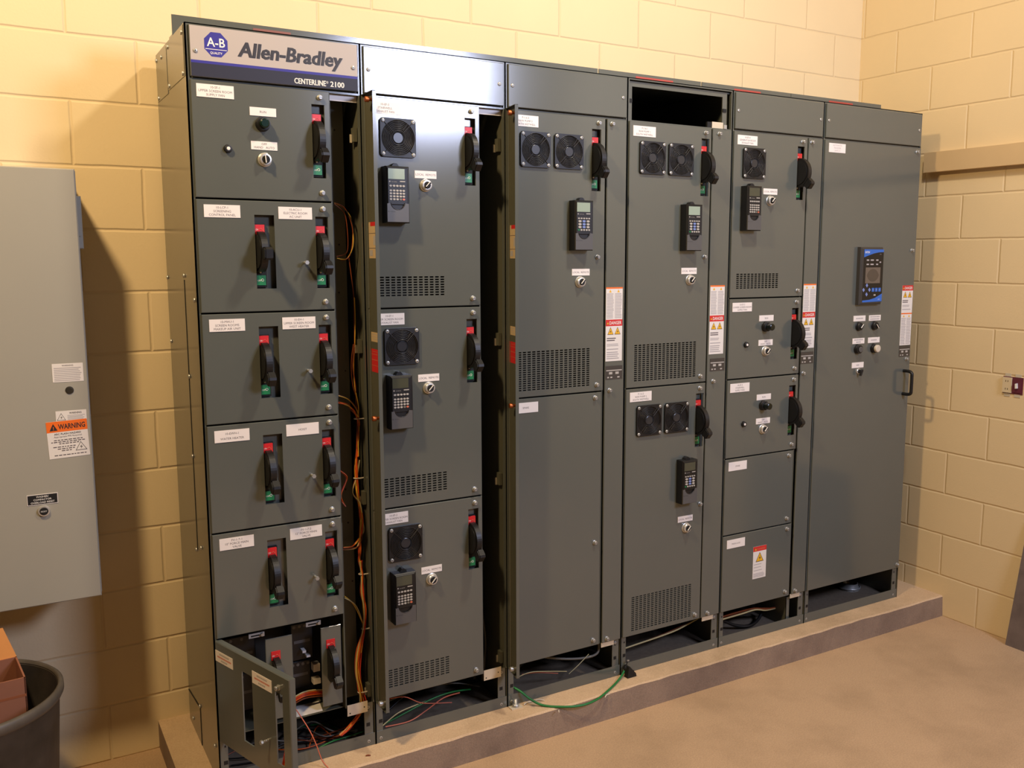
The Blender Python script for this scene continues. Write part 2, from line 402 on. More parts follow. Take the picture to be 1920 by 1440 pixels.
# operator keypad: origin at lower left of the body on the door face; 3.05 wide, 6.9 tall, 1.65 deep
def m_him():
    b = MB(); D = 1.65
    b.box(0, 3.05, -D + .12, 0, 0, 6.9, BLACK, .14)
    b.box(.12, 2.78, -D, -D + .2, 2.2, 6.72, BLACK, .08)
    b.tube(circ(.86, 0, 24)[12:24] if False else [(1.42 + .9 * math.cos(a), -D - .02, 2.45 - .85 * math.sin(a)) for a in [math.pi * k / 12 for k in range(13)]], .05, BLACKWIRE, 6, 1)
    b.text('Allen-Bradley', 1.0, 5.0, .1, -D - .01, KEYS, 1.0); b.box(1.75, 2.45, -D - .01, -D, 5.0, 5.12, KEYS)
    b.lathe_y(.42, 5.02, [(.09, -D - .012), (.09, -D)], KEYS, 10, False)
    return b.mesh('operator_keypad')
def m_himcover():
    b = MB(); D = 1.65
    arc = [(1.42 - .98 * math.cos(a), 2.42 - .82 * math.sin(a)) for a in [math.pi * k / 14 for k in range(15)]]
    pts = [(.04, .12), (2.88, .12), (2.88, 2.35), arc[-1]] + arc[::-1][1:] + [(.04, 2.35)]
    b.prism(pts, -D - .03, -D + .14, COVER); b.text('Allen-Bradley', .75, 1.38, .09, -D - .036, DINK, .9)
    b.lathe_y(.2, 1.38, [(.07, -D - .038), (.07, -D - .03)], DINK, 10, False)
    return b.mesh('lower_cover')
def m_himscreen(mt):
    b = MB(); b.box(.22, 2.38, -1.68, -1.64, 5.32, 6.58, mt); return b.mesh('display_screen')
def m_himkeys(kind):
    b = MB(); y = -1.66; cols = (.52, .95, 1.38, 1.81, 2.22)
    def key(x, z, mt, rx=.17, rz=.12):
        pts = [(x + rx * math.cos(2 * math.pi * k / 14), z + rz * math.sin(2 * math.pi * k / 14)) for k in range(14)]
        b.prism(pts, y - .05, y, mt)
    if kind == 0:
        for zz in (4.5, 3.93, 3.58, 3.23, 2.88):
            for i, x in enumerate(cols):
                mt = KEYS
                if zz == 2.88 and i == 4: mt = W_PK
                if zz == 2.88 and i == 3: mt = W_GY
                key(x, zz, mt)
    else:
        for x in cols: key(x, 4.42, KEYS, .16, .1)
        for zz in (4.03, 3.62, 3.23):
            for x in (.7, 1.38, 2.05): key(x, zz, KEYB if x == 1.38 else KEYS, .26, .15)
        for i, x in enumerate(cols): key(x, 2.84, GREEN if i == 0 else KEYS, .16, .12)
    return b.mesh('keypad_buttons')
def m_himtab():
    b = MB(); b.prism([(1.0, 6.85), (2.0, 6.85), (1.85, 7.15), (1.65, 7.32), (1.35, 7.32), (1.15, 7.15)], -.9, -.1, BLACK); return b.mesh('release_tab')
HIM, HCOV, HSL, HSD, HK0, HK1, HTAB = m_him(), m_himcover(), m_himscreen(SCREEN), m_himscreen(SCREEND), m_himkeys(0), m_himkeys(1), m_himtab()

# disconnect: origin at the top left corner of its slot, on the door face
def m_disc():
    b = MB()
    b.box(.0, 1.3, .25, .6, -8.4, -1.0, BLACKM)
    # half-round rotary boss, standing out of the slot
    pts = []
    for k in range(25):
        a = math.radians(-90 + 180 * k / 24); pts.append((-.2 - 2.3 * math.cos(a), -4.25 + 2.35 * math.sin(a)))
    b.prismx([(.5, -6.5)] + pts + [(.5, -2.0)], .2, .92, BLACK)
    pts2 = [(-.2 - 1.95 * math.cos(math.radians(a)), -4.25 + 1.95 * math.sin(math.radians(a))) for a in range(-90, 91, 10)]
    b.prismx([(.5, -6.2)] + pts2 + [(.5, -2.3)], .08, 1.02, BLACK)
    return b.mesh('disconnect_switch')
def m_lever(deg):
    b = MB(); a = math.radians(deg); d = (-math.cos(a), -math.sin(a)); n = (math.sin(a), -math.cos(a))
    def q(l, w): return (-.05 + d[0] * l + n[0] * w, -4.25 + d[1] * l + n[1] * w)
    b.prismx([q(0, -.75), q(2.2, -.5), q(2.35, -.72), q(3.25, -.72), q(3.5, -.5), q(3.5, .5), q(3.25, .72), q(2.35, .72), q(2.0, .6), q(0, .85)], .35, 1.1, BLACK)
    b.prismx([q(2.45, -.62), q(3.2, -.62), q(3.42, -.42), q(3.42, .42), q(3.2, .62), q(2.45, .62)], .22, 1.18, BLACK)
    return b.mesh('lever')
def m_on():
    b = MB(); b.box(.02, 1.15, -.05, .5, -2.25, -1.12, RED); b.text('ON', .26, -1.68, .2, -.056, WINK, .3)
    b.tube([(.5, -.06, -1.7), (.72, -.06, -1.55), (.95, -.06, -1.8)], .025, W_PK, 4, 1); b.box(1.02, 1.05, -.056, -.05, -2.0, -1.4, W_PK); return b.mesh('on_marker')
def m_off():
    b = MB(); b.box(.1, 1.15, .12, .5, -8.15, -7.0, GREEN); b.text('OFF', .4, -7.6, .2, .114, WINK, .45)
    b.tube([(.75 + .14 * math.cos(t), .11, -7.55 + .14 * math.sin(t)) for t in [2 * math.pi * k / 10 for k in range(10)]], .03, WINK, 4, 1, True); return b.mesh('off_marker')
def m_dot():
    b = MB(); b.lathe_y(.58, -6.62, [(.13, .2), (.14, .3)], WINK, 14); return b.mesh('screw')
def m_plate():
    b = MB(); b.box(-.35, 2.5, .6, .75, -9.2, .6, GREY); return b.mesh('mounting_plate')
DISC, LEVD, LEVM, ONM, OFFM, DOT, DPLATE = m_disc(), m_lever(40), m_lever(4), m_on(), m_off(), m_dot(), m_plate()

def disconnect(sec, x, z, y=-.3, lever=None, plate=True, dy=0.0):
    loc = (x, y + .2, z)
    o = part('disconnect_switch', DISC, sec, loc)
    part('lever', lever or LEVD, o, loc); part('on_marker', ONM, o, loc); part('off_marker', OFFM, o, loc); part('screw', DOT, o, loc)
    if plate: part('mounting_plate', DPLATE, o, loc)
    return o

def fan(sec, x, z, y=-.3):
    loc = (x, y, z); o = part('cooling_fan', FAN, sec, loc); part('fan_hub', FHUB, o, loc); part('fan_guard', GUARD, o, loc)
    for sx in (-2.0, 2.0):
        for sz in (-2.0, 2.0): part('screw', SCREW, o, (x + sx, y - .32, z + sz))
def him(sec, x, ztop, lit, kind, y=-.3):
    loc = (x, y, ztop - 6.9); o = part('operator_keypad', HIM, sec, loc)
    part('lower_cover', HCOV, o, loc); part('display_screen', HSL if lit else HSD, o, loc); part('keypad_buttons', HK1 if kind else HK0, o, loc); part('release_tab', HTAB, o, loc)
def selector(sec, x, z, ring=None, knob=None, y=-.3):
    loc = (x, y, z); o = part('selector_switch', ring or SELC, sec, loc); part('knob', knob or KNOBD, o, loc)
def pilot(sec, x, z, lens=None, y=-.3):
    loc = (x, y, z); o = part('pilot_light', PILOT, sec, loc); part('lens', lens or LENS_G, o, loc)
def reset(sec, x, z, y=-.3):
    loc = (x, y, z); o = part('reset_button', RESET, sec, loc); part('button_cap', CAP, o, loc)

def plate_label(door, name, x0, x1, z0, z1, lines, h=None, y=-.3, tilt=0.0, bg=None, ink=None, label=None, bold=0.0):
    """engraved plate; lines of text, or None for print too fine to read"""
    cx, cz = (x0 + x1) / 2, (z0 + z1) / 2; w2, h2 = (x1 - x0) / 2, (z1 - z0) / 2
    b = MB(); b.box(-w2, w2, -.06, 0, -h2, h2, bg or WHITE)
    n = len(lines)
    pitch = 2 * h2 / (n + .45); hh = h or min(.27, pitch * .68)
    for i, s in enumerate(lines):
        zz = (n - 1) / 2 * pitch - i * pitch
        if s.startswith('~'):
            k = float(s[1:]) * w2
            x = -k
            while x < k - .02:
                wd = random.uniform(.12, .3); b.quad(x, min(x + wd, k), zz - hh * .42, zz + hh * .42, -.063, GREEK); x += wd + .05
        else: b.text(s, 0, zz, hh, -.066, ink or INK, 2 * w2 * .94, bold)
    o = part(name, b, door, (cx, y, cz), label)
    if tilt: o.rotation_euler = (0, math.radians(tilt), 0)
    return o

def vent_holes(x0, z0, cols, rows, px, pz, sw, sh):
    return [(x0 + i * px, x0 + i * px + sw, z0 + k * pz, z0 + k * pz + sh) for i in range(cols) for k in range(rows)]

def panel(x0, x1, z0, z1, holes=(), yf=-.3, yb=-.02, m=None, c=.07, hd=.16):
    m = m or GREY; b = MB()
    xs = sorted({round(v, 4) for v in [x0 + c, x1 - c] + [h[0] for h in holes] + [h[1] for h in holes]})
    zs = sorted({round(v, 4) for v in [z0 + c, z1 - c] + [h[2] for h in holes] + [h[3] for h in holes]})
    hs = [tuple(round(v, 4) for v in h) for h in holes]
    for i in range(len(xs) - 1):
        xm = (xs[i] + xs[i + 1]) / 2; cand = [h for h in hs if h[0] < xm < h[1]]
        k = 0
        while k < len(zs) - 1:
            zm = (zs[k] + zs[k + 1]) / 2
            if any(h[2] < zm < h[3] for h in cand): k += 1; continue
            b.quad(xs[i], xs[i + 1], zs[k], zs[k + 1], yf, m); k += 1
    for h in hs:
        p = [(h[0], h[2]), (h[1], h[2]), (h[1], h[3]), (h[0], h[3])]
        for i in range(4):
            q, s = p[i], p[(i + 1) % 4]
            b.face([(q[0], yf, q[1]), (q[0], yf + hd, q[1]), (s[0], yf + hd, s[1]), (s[0], yf, s[1])], m)
    a = [(x0 + c, yf, z0 + c), (x1 - c, yf, z0 + c), (x1 - c, yf, z1 - c), (x0 + c, yf, z1 - c)]
    e = [(x0, yf + c, z0), (x1, yf + c, z0), (x1, yf + c, z1), (x0, yf + c, z1)]
    d = [(x0, yb, z0), (x1, yb, z0), (x1, yb, z1), (x0, yb, z1)]
    for i in range(4):
        j = (i + 1) % 4
        b.face([e[i], e[j], a[j], a[i]], m); b.face([d[i], d[j], e[j], e[i]], m)
    return b

# ------------------------------------------------------------------ cabinet sections
H = 90.0
SECTION_LABELS = [
    'leftmost grey control cabinet with silver and blue brand panel and lowest door swung open',
    'second grey control cabinet from the left, three stacked doors each with one fan and keypad',
    'third grey control cabinet from the left, twin fans above a tall blank SPARE door',
    'fourth grey control cabinet from the left, top cover missing above its twin-fan doors',
    'fifth grey control cabinet from the left with two RUN lights above two blank doors',
    'rightmost grey cabinet with one full height door, black pull handle and blue trimmed controller',
]
SEC = []
WID = [20, 20, 20, 20, 20, 25]
def section(k):
    X = 20.0 * k; Wd = WID[k]
    s = thing('control_cabinet', SECTION_LABELS[k], 'electrical cabinet', (X, 0, 0), 'row of grey control cabinets'); SEC.append(s)
    X1 = X + Wd
    # shell and front frame in one piece, laid out in world inches relative to the section
    b = MB(); D = 20.0; g = GREY
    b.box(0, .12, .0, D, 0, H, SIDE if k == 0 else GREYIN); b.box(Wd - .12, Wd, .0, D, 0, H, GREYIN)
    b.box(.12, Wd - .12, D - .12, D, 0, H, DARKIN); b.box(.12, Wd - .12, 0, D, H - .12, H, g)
    b.box(0, .3, 0, .5, 6, H, g); b.box(Wd - .28, Wd, 0, .5, 6, H, g)
    b.box(.3, Wd - .28, 0, .5, H - .28, H, g)
    b.box(.3, Wd - .28, .05, 1.0, 83.86, 84.08, g)
    if k != 3: b.box(.3, Wd - .28, .3, 3, 84.1, 84.3, GREYIN)
    if k < 5: b.box(16.0, 16.15, .1, 9, 6, 84, GREYIN)
    right = 16.0 if k < 5 else Wd - .3
    b.box(.3, right, 3.0, 3.1, 19 if k == 0 else 6, 84, DARKIN)         # near-black sheet behind the doors, its colour standing in for the shade inside
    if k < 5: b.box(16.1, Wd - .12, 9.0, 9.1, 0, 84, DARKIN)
    if k == 0:
        b.box(.3, 16, 6.0, 6.1, 6, 19, DARKIN); b.box(.12, .3, .5, 6, 6, 19, GREYIN); b.box(.3, 16, .8, 6, 18.9, 19, DARKIN)
    # foot: corner uprights, sill channel
    for (a, c2) in ((.08, 1.05), (Wd - 1.5, Wd - .32)):
        b.box(a, c2, .12, .25, 0, 6, g)
    b.box(0, .1, 0, .4, 0, 6, g); b.box(Wd - .1, Wd, 0, .4, 0, 6, g)
    b.box(.1, Wd - .1, .04, .14, .05, 1.68, g)
    b.box(.12, Wd - .12, 1.0, D, .02, .08, DUSTBLUE)
    for a in (.75, Wd - 1.0):
        b.box(a - .25, a + .25, .1, .12, 2.75, 3.25, BLACKM); b.box(a - .1, a + .1, .1, .12, 5.0, 5.25, BLACKM)
    part('cabinet_frame', b, s)
    for a in (.72, Wd - .98): part('bolt', SCREW, s, (X + a, .12, .65))
    if k < 5:
        for a in (Wd - .98,): part('bolt', SCREW, s, (X + a, .13, 5.45))
    # lifting angle on the roof, split per section
    b = MB(); last = k == 5
    x1a = Wd if not last else 23.0
    gap = .12 if k in (2, 3, 4) else 0
    x0a = .12 if k in (3, 4) else 0
    b.box(x0a, x1a - gap, 0, .2, 0, 2.4, g); b.box(x0a, x1a - gap, .2, 2.2, 0, .2, g)
    ang = part('lifting_angle', b, s, (X, 7.5, H))
    st = {0: (9.3, 13.9), 3: (6.9, 14.2), 4: (7.0, 12.9), 5: (9.3, 15.4)}.get(k)
    if st:
        b = MB(); b.box(st[0], st[1], -.03, 0, .25, 2.0, mat('faded_red', (176, 74, 62), 0.5) if k else mat('dull_red', (128, 78, 64), 0.5)); b.quad(st[0] + .3, st[1] - .3, .9, 1.3, -.035, W_PK if k else mat('dull_red', (128, 78, 64), 0.5)); part('warning_sticker', b, ang, (X, 7.5, H), 'faded red sticker')
    # top cover
    if k != 3:
        c = part('top_cover', panel(X + .36, X1 - .34, 84.25, 89.7), s, (0, 0, 0))
        if k == 0:
            b = MB(); w0, w1 = .45, 19.55; z0, z1 = 84.3, 89.68; y = -.33
            b.box(w0, w1, y, -.3, z0, z1, SILVER)
            b.quad(w0, w1, z0, 85.95, y - .005, NAVY); b.quad(w0, w1, 85.72, 86.02, y - .008, BLUE)
            oc = [(3.2 + 1.36 * math.cos(math.radians(22.5 + 45 * i)), 87.85 + 1.42 * math.sin(math.radians(22.5 + 45 * i))) for i in range(8)]
            b.poly(oc, y - .006, BLUE); b.text('A-B', 3.2, 88.12, .98, y - .012, WINK, 1.95, .012)
            b.quad(2.05, 4.35, 87.3, 87.36, y - .012, WINK); b.text('QUALITY', 3.2, 86.95, .26, y - .012, WINK, 1.3, .01)
            [b.text('Allen-Bradley', 5.5 + dx, 87.72, 1.64, y - .012 - dx * .2, DINK, 12.0, .018, 1, .16, True) for dx in (0, .05, .1)]
            [(b.text('CENTERLINE', 11.85 + dx, 84.86, .64, y - .012 - dx * .3, WINK, 3.75, .008, 1, 0, True), b.text('2100', 16.15 + dx, 84.86, .64, y - .012 - dx * .3, WINK, 1.7, .008, 1, 0, True)) for dx in (0, .03)]; b.text('\u00ae', 15.65, 85.0, .3, y - .012, WINK, .28, 0, 1, 0, True)
            part('brand_plate', b, c, (0, 0, 0), 'silver and navy brand plate')
        for xx in (.95, Wd - 1.0): part('screw', SCREW, c, (X + xx, -.33 if k == 0 else -.3, 87.0))
    return s

for k in range(6): section(k)
s1, s2, s3, s4, s5, s6 = SEC

def door(sec, x0, x1, z0, z1, holes=(), latches=True):
    d = part('unit_door', panel(x0, x1, z0 + .1, z1 - .1, holes), sec, (0, 0, 0))
    if latches:
        part('door_latch', LATCH, d, (x1 - 1.2, -.3, z1 - .85)); part('door_latch', LATCH, d, (x1 - 1.2, -.3, z0 + 1.05))
    return d
def slot(x, ztop, wide=1.55, tall=8.55): return (x, x + wide, ztop - tall, ztop)

# --- section 1
d = door(s1, .3, 16, 71, 84, [slot(13.8, 82.35)])
plate_label(d, 'nameplate', .88, 4.92, 82.1, 83.52, ['10-SF-1', 'UPPER SCREEN ROOM', 'SUPPLY FAN'])
plate_label(d, 'legend_plate', 6.6, 9.6, 80.5, 81.45, ['RUN']); plate_label(d, 'legend_plate', 6.6, 9.6, 76.7, 77.65, ['OFF', 'HAND   AUTO'])
disconnect(s1, 13.8, 82.35); pilot(s1, 8.0, 79.6); selector(s1, 8.1, 75.6, knob=KNOBV); reset(s1, 4.0, 76.6)
dual = [(58, ['10-LCP-1', 'SCREENING', 'CONTROL PANEL'], ['10-ACU-1', 'ELECTRIC ROOM', 'AC UNIT']), (45, ['10-MAU-1', 'SCREEN ROOMS', 'MAKEUP AIR UNIT'], ['10-EH-1', 'UPPER SCREEN ROOM', 'WEST HEATER']),
        (32, ['10-EWH-1', 'WATER HEATER'], ['HOIST']), (19, ['FV-1-7-1', '10" FORCE MAIN', 'VALVE'], ['FV-1-7-2', '12" FORCE MAIN', 'VALVE'])]
for z0, la, lb in dual:
    z1 = z0 + 13
    d = door(s1, .3, 16, z0, z1, [slot(6.66, z1 - 1.7, 2.28), slot(13.85, z1 - 1.75)])
    plate_label(d, 'nameplate', 1.08, 5.08, z1 - 2.1, z1 - .68, la); plate_label(d, 'nameplate', 9.45, 13.45, z1 - 2.12, z1 - .7, lb)
    part('threaded_stud', STUD, d, (12.35, -.3, z1 - 7.2))
    disconnect(s1, 6.66, z1 - 1.7, lever=LEVM if z0 == 58 else None); disconnect(s1, 13.85, z1 - 1.75)
# --- section 2
for z1, z0, tx, lit in ((84, 58, ['10-EF-3', 'STAIRWELL', 'EXHAUST FAN'], 1), (58, 32, ['10-EF-1', 'UPPER SCREEN ROOM', 'EXHAUST FAN'], 0), (32, 6, ['10-EF-2', 'LOWER SCREEN ROOM', 'EXHAUST FAN'], 0)):
    zv = z0 + 1.55
    d = door(s2, 20.3, 36, z0, z1, [slot(33.85, z1 - 1.7)] + vent_holes(21.1 + .75, zv, 12, 8, .755, .325, .53, .18))
    plate_label(d, 'nameplate', 20.95, 25.02, z1 - 2.08, z1 - .62, tx); plate_label(d, 'legend_plate', 26.78, 29.76, z1 - 9.64, z1 - 8.7, ['LOCAL  REMOTE'])
    disconnect(s2, 33.85, z1 - 1.7); fan(s2, 24.55, z1 - 4.87); him(s2, 22.35, z1 - 8.45, lit, 0); selector(s2, 28.25, z1 - 10.5)
# --- section 3
d = door(s3, 40.3, 56, 45, 84, [slot(53.7, 82.32)] + vent_holes(41.7, 46.0, 16, 18, .755, .311, .53, .18))
plate_label(d, 'nameplate', 40.9, 44.92, 81.85, 83.32, ['P-1-6-3', 'RAW PUMP 3', 'NORTH WETWELL']); plate_label(d, 'legend_plate', 50.45, 53.43, 61.9, 62.84, ['LOCAL  REMOTE'])
part('door_latch', LATCH, d, (54.75, -.3, 64.5)); disconnect(s3, 53.7, 82.32); fan(s3, 44.4, 78.9); fan(s3, 49.76, 78.92); him(s3, 49.97, 72.3, 1, 1); selector(s3, 51.8, 61.0)
d = door(s3, 40.3, 55.75, 6, 45); part('door_latch', LATCH, d, (54.7, -.3, 22.3)); plate_label(d, 'nameplate', 40.9, 44.9, 42.9, 44.35, ['SPARE'])
# --- section 4
d = door(s4, 60.2, 75.6, 45, 84, [slot(73.65, 82.32)] + vent_holes(61.6, 46.05, 16, 18, .755, .311, .53, .18))
plate_label(d, 'nameplate', 60.82, 64.88, 81.85, 83.32, ['P-1-6-1', 'RAW PUMP 1', 'SOUTH WETWELL']); plate_label(d, 'legend_plate', 70.22, 73.22, 61.95, 62.9, ['LOCAL  REMOTE'])
part('door_latch', LATCH, d, (74.7, -.3, 64.55)); disconnect(s4, 73.65, 82.32); fan(s4, 64.3, 78.88); fan(s4, 69.62, 78.9); him(s4, 69.85, 72.35, 1, 1); selector(s4, 71.9, 61.05)
d = door(s4, 60.2, 75.6, 6, 45, [slot(73.7, 43.3)] + vent_holes(61.75, 6.85, 16, 18, .755, .311, .53, .18))
plate_label(d, 'nameplate', 60.87, 64.92, 42.95, 44.4, ['P-1-6-2', 'RAW PUMP 2', 'SOUTH WETWELL']); plate_label(d, 'legend_plate', 70.55, 73.55, 22.9, 23.85, ['LOCAL  REMOTE'])
part('door_latch', LATCH, d, (75.0, -.3, 25.4)); disconnect(s4, 73.7, 43.3); fan(s4, 64.42, 39.93); fan(s4, 69.76, 39.9); him(s4, 70.1, 33.15, 0, 1); selector(s4, 72.2, 21.9)
# --- section 5
d = door(s5, 80.2, 96.2, 58, 84, [slot(93.98, 82.4)] + vent_holes(81.45, 59.55, 12, 8, .775, .31, .55, .18))
plate_label(d, 'nameplate', 80.86, 85.0, 81.9, 83.35, ['10-EF-4', 'GENERATOR ROOM', 'EXHAUST FAN']); plate_label(d, 'legend_plate', 86.63, 89.66, 74.47, 75.4, ['LOCAL  REMOTE'])
disconnect(s5, 93.98, 82.4); fan(s5, 84.35, 79.15); him(s5, 81.9, 75.55, 0, 0); selector(s5, 88.1, 73.5)
for z1, tx in ((58, ['10-SF-2', 'LOWER SCREEN ROOM', 'SUPPLY FAN']), (45, ['10-SF-3', 'STAIRWELL', 'SUPPLY FAN'])):
    z0 = z1 - 13; d = door(s5, 80.2, 96.1, z0, z1, [slot(94.0, z1 - 1.85)])
    plate_label(d, 'nameplate', 80.78, 84.92, z1 - 2.12, z1 - .68, tx); plate_label(d, 'legend_plate', 86.62, 89.78, z1 - 3.8, z1 - 2.85, ['RUN']); plate_label(d, 'legend_plate', 86.62, 89.76, z1 - 7.8, z1 - 6.85, ['OFF', 'HAND   AUTO'])
    disconnect(s5, 94.0, z1 - 1.85); pilot(s5, 88.0, z1 - 4.7, LENS_D); selector(s5, 88.15, z1 - 8.7); reset(s5, 83.85, z1 - 7.48)
d = door(s5, 80.2, 95.6, 19.1, 32); plate_label(d, 'nameplate', 80.9, 84.86, 29.95, 31.4, ['SPARE'])
d = door(s5, 80.2, 95.8, 6, 19.1); plate_label(d, 'nameplate', 81.03, 84.98, 16.85, 18.3, ['MAIN LUGS'])
def tri(b, cx, z0, wd, ht, y, m, mark=True):
    b.poly([(cx - wd / 2, z0), (cx + wd / 2, z0), (cx, z0 + ht)], y, DINK)
    k = .84; b.poly([(cx - wd / 2 * k, z0 + ht * .06), (cx + wd / 2 * k, z0 + ht * .06), (cx, z0 + ht * .9)], y - .004, m)
    if mark: b.poly([(cx + .1 * wd, z0 + ht * .66), (cx - .12 * wd, z0 + ht * .36), (cx + .02 * wd, z0 + ht * .36), (cx - .06 * wd, z0 + ht * .12), (cx + .14 * wd, z0 + ht * .44), (cx, z0 + ht * .44)], y - .008, DINK)
def print_lines(b, x0, x1, z1, z0, n, y, m=None, ragged=.2):
    p = (z1 - z0) / n
    for i in range(n): b.quad(x0, x1 - random.uniform(0, ragged) * (x1 - x0), z1 - (i + .75) * p, z1 - (i + .25) * p, y, m or GREEK)
b = MB(); b.box(0, 3.0, -.03, 0, 0, 5.6, PAPER); b.quad(0, 3, 4.75, 5.6, -.035, SAFERED); b.text('DANGER', 1.8, 5.12, .34, -.04, W_PK, 1.8, .01); tri(b, .55, 4.92, .55, .45, -.04, YELLOW, False)
tri(b, 1.5, 2.9, 1.8, 1.65, -.04, YELLOW)
for zz in (2.45, 1.95, 1.4): print_lines(b, .2, 2.3, zz + .12, zz - .1, 1, -.035)
print_lines(b, .15, 2.7, .95, .2, 4, -.035)
part('danger_sticker', b, d, (86.98, -.3, 10.6), 'white sticker with red DANGER heading')

# --- closed wireway doors of sections 3, 4 and 5 with their warning stickers
def hazard_sticker(dr, x, z0, z1, danger_top=False):
    wd = 2.95; Hh = z1 - z0; b = MB(); b.box(0, wd, -.03, 0, 0, Hh, PAPER); y = -.035
    lo, hi = (Hh * .55, Hh) if danger_top else (0, Hh * .565)           # the DANGER half
    a0, a1 = (0, Hh * .54) if danger_top else (Hh * .565, Hh)           # the printed two column half
    b.quad(0, wd, hi - .95, hi, y, SAFERED); b.text('DANGER', wd * .58, hi - .47, .5, y - .005, WINK, 2.1, .012); tri(b, .35, hi - .7, .42, .42, y - .005, YELLOW, False)
    for cx in (.85, 2.1): tri(b, cx, hi - 2.2, 1.08, 1.1, y - .005, YELLOW)
    print_lines(b, .2, 1.9, hi - 2.6, hi - 3.2, 2, y, INK); print_lines(b, .2, 2.3, hi - 3.5, hi - 3.95, 2, y); print_lines(b, .2, 2.75, hi - 4.2, hi - 4.5, 1, y); print_lines(b, .2, 2.4, hi - 4.65, lo + .25, 4, y)
    b.quad(0, wd, a1 - .22, a1, y, ORANGE)
    for cx in (.75, 2.2):
        b.poly([(cx - .22, a1 - .75), (cx + .22, a1 - .75), (cx, a1 - .32)], y - .004, YELLOW); print_lines(b, cx - .62, cx + .66, a1 - .85, a0 + .15, 17, y, None, .15)
    part('warning_sticker', b, dr, (x, -.3, z0), 'white hazard sticker with red DANGER heading')
def data_plate(dr, x, z0):
    b = MB(); b.box(0, 3.0, -.04, 0, 0, 2.0, mat('dark_plate', (66, 62, 58), 0.4)); b.quad(.1, 2.9, 1.25, 1.4, -.045, KEYS)
    for q in ((.6, 1.2, .75, 1.1), (1.75, 2.35, .75, 1.1), (.3, .6, .2, .4), (.85, 1.2, .2, .4), (2.1, 2.5, .2, .4)): b.quad(*q, -.045, KEYS)
    part('data_plate', b, dr, (x, -.3, z0), 'dark nameplate with a pale stripe')
for sec, X0, xa in ((s3, 40, 56.25), (s4, 60, 76.05), (s5, 80, 96.4)):
    w0 = X0 + 16.3 if X0 != 60 else 75.85
    if X0 == 80: w0 = 96.45
    dr = part('wireway_door', panel(w0, X0 + 19.7, 6.1, 83.9), sec, (0, 0, 0))
    for zz in (83.2, 45.05, 6.75): part('door_latch', LATCH, dr, (X0 + 17.1, -.3, zz))
    if X0 == 80: hazard_sticker(dr, 96.48, 49.3, 60.1)
    else: hazard_sticker(dr, X0 + 16.35 if X0 == 40 else 76.1, 49.35, 60.15)
    data_plate(dr, X0 + 16.4, 46.65)
    b = MB(); b.box(0, 2.35, 0, .1, 0, .75, GALV); part('mounting_bracket', b, sec, (X0 + 16.25, -.1, 5.35), 'pale galvanised bracket')

# --- section 6: transfer switch door
d = part('unit_door', panel(100.3, 124.75, 6.0, 83.9), s6, (0, 0, 0))
for zz in (83.2, 65.8, 46.05, 6.75): part('door_latch', LATCH, d, (123.6 if zz > 10 else 124.1, -.3, zz))
plate_label(d, 'nameplate', 101.14, 105.1, 81.9, 83.4, ['AUTOMATIC', 'TRANSFER', 'SWITCH'], ink=GREEK)
hazard_sticker(d, 121.6, 48.6, 59.5, True); data_plate(d, 121.55, 46.5)
for x0, x1, z0, ln in ((109.0, 112.04, 53.4, ['~.6']), (112.98, 116.05, 53.38, ['~.8', '~.8']), (109.0, 112.05, 49.43, ['~.75', '~.4']), (113.0, 116.05, 49.43, ['~.5']), (109.1, 112.12, 45.15, ['~.25'])):
    plate_label(d, 'legend_plate', x0, x1, z0, z0 + .98, ln)
selector(s6, 110.35, 52.5, SELB, KNOBD); selector(s6, 114.4, 52.5, SELB, m_knob(130))
o = part('push_button', PILOT, s6, (110.25, -.3, 48.5)); part('button_cap', CAPG, o, (110.25, -.3, 48.5))
o = part('pilot_light', PILOT, s6, (114.5, -.3, 48.45)); part('lens', LENS_W, o, (114.5, -.3, 48.45), 'round white lens')
b = MB(); b.lathe_y(0, 0, [(.4, -.3), (.48, -.25), (.5, 0)], CHROME, 20); o = part('key_switch', b, s6, (110.75, -.3, 44.55))
b = MB(); b.lathe_y(0, 0, [(.32, -.55), (.36, -.3)], BLACKM, 16); b.prism([(-.1, .1), (.35, .35), (.42, .05), (.2, -.3), (.05, -.75), (-.25, -.75), (-.2, -.3)], -.9, -.55, BLACKM); part('key', b, o, (110.75, -.3, 44.55))
b = MB(); b.tube([(0, 0, 0), (0, -1.2, 0), (0, -1.75, -.25), (0, -1.85, -.8), (0, -1.85, -3.45), (0, -1.75, -4.0), (0, -1.2, -4.25), (0, 0, -4.25)], .3, BLACK, 10, 3)
part('pull_handle', b, s6, (123.15, -.3, 43.85), 'black D-shaped pull handle')
# controller
cx0, cz0, cw, ch = 109.25, 56.3, 5.7, 10.0
b = MB(); b.box(0, cw, -1.0, 0, 0, ch, mat('controller_bezel', (58, 56, 54), 0.45), .3); o = part('transfer_controller', b, s6, (cx0, -.3, cz0), 'dark controller with blue trim')
fx0, fx1, fz0, fz1 = .55, cw - .12, .45, ch - .4
def cp(uu, vv): return (fx0 + (fx1 - fx0) * uu, fz1 - (fz1 - fz0) * vv)
b = MB(); b.box(fx0, fx1, -1.03, -1.0, fz0, fz1, BLACK); y = -1.035
b.poly([cp(0, 0), cp(1, 0), cp(1, .05), cp(.75, .055), cp(.5, .075), cp(.25, .11), cp(0, .15)][::-1], y, EBLUE); b.text('EATON', cp(.05, .05)[0], cp(0, .052)[1], .36, y - .004, WINK, 1.15, .02, 1, 0, True)
b.poly([cp(0, .965), cp(.35, .955), cp(.65, .92), cp(1, .84), cp(1, .99), cp(0, 1)][::-1], y, EBLUE); b.text('ATC', cp(.85, .95)[0], cp(0, .95)[1], .2, y - .004, WINK)
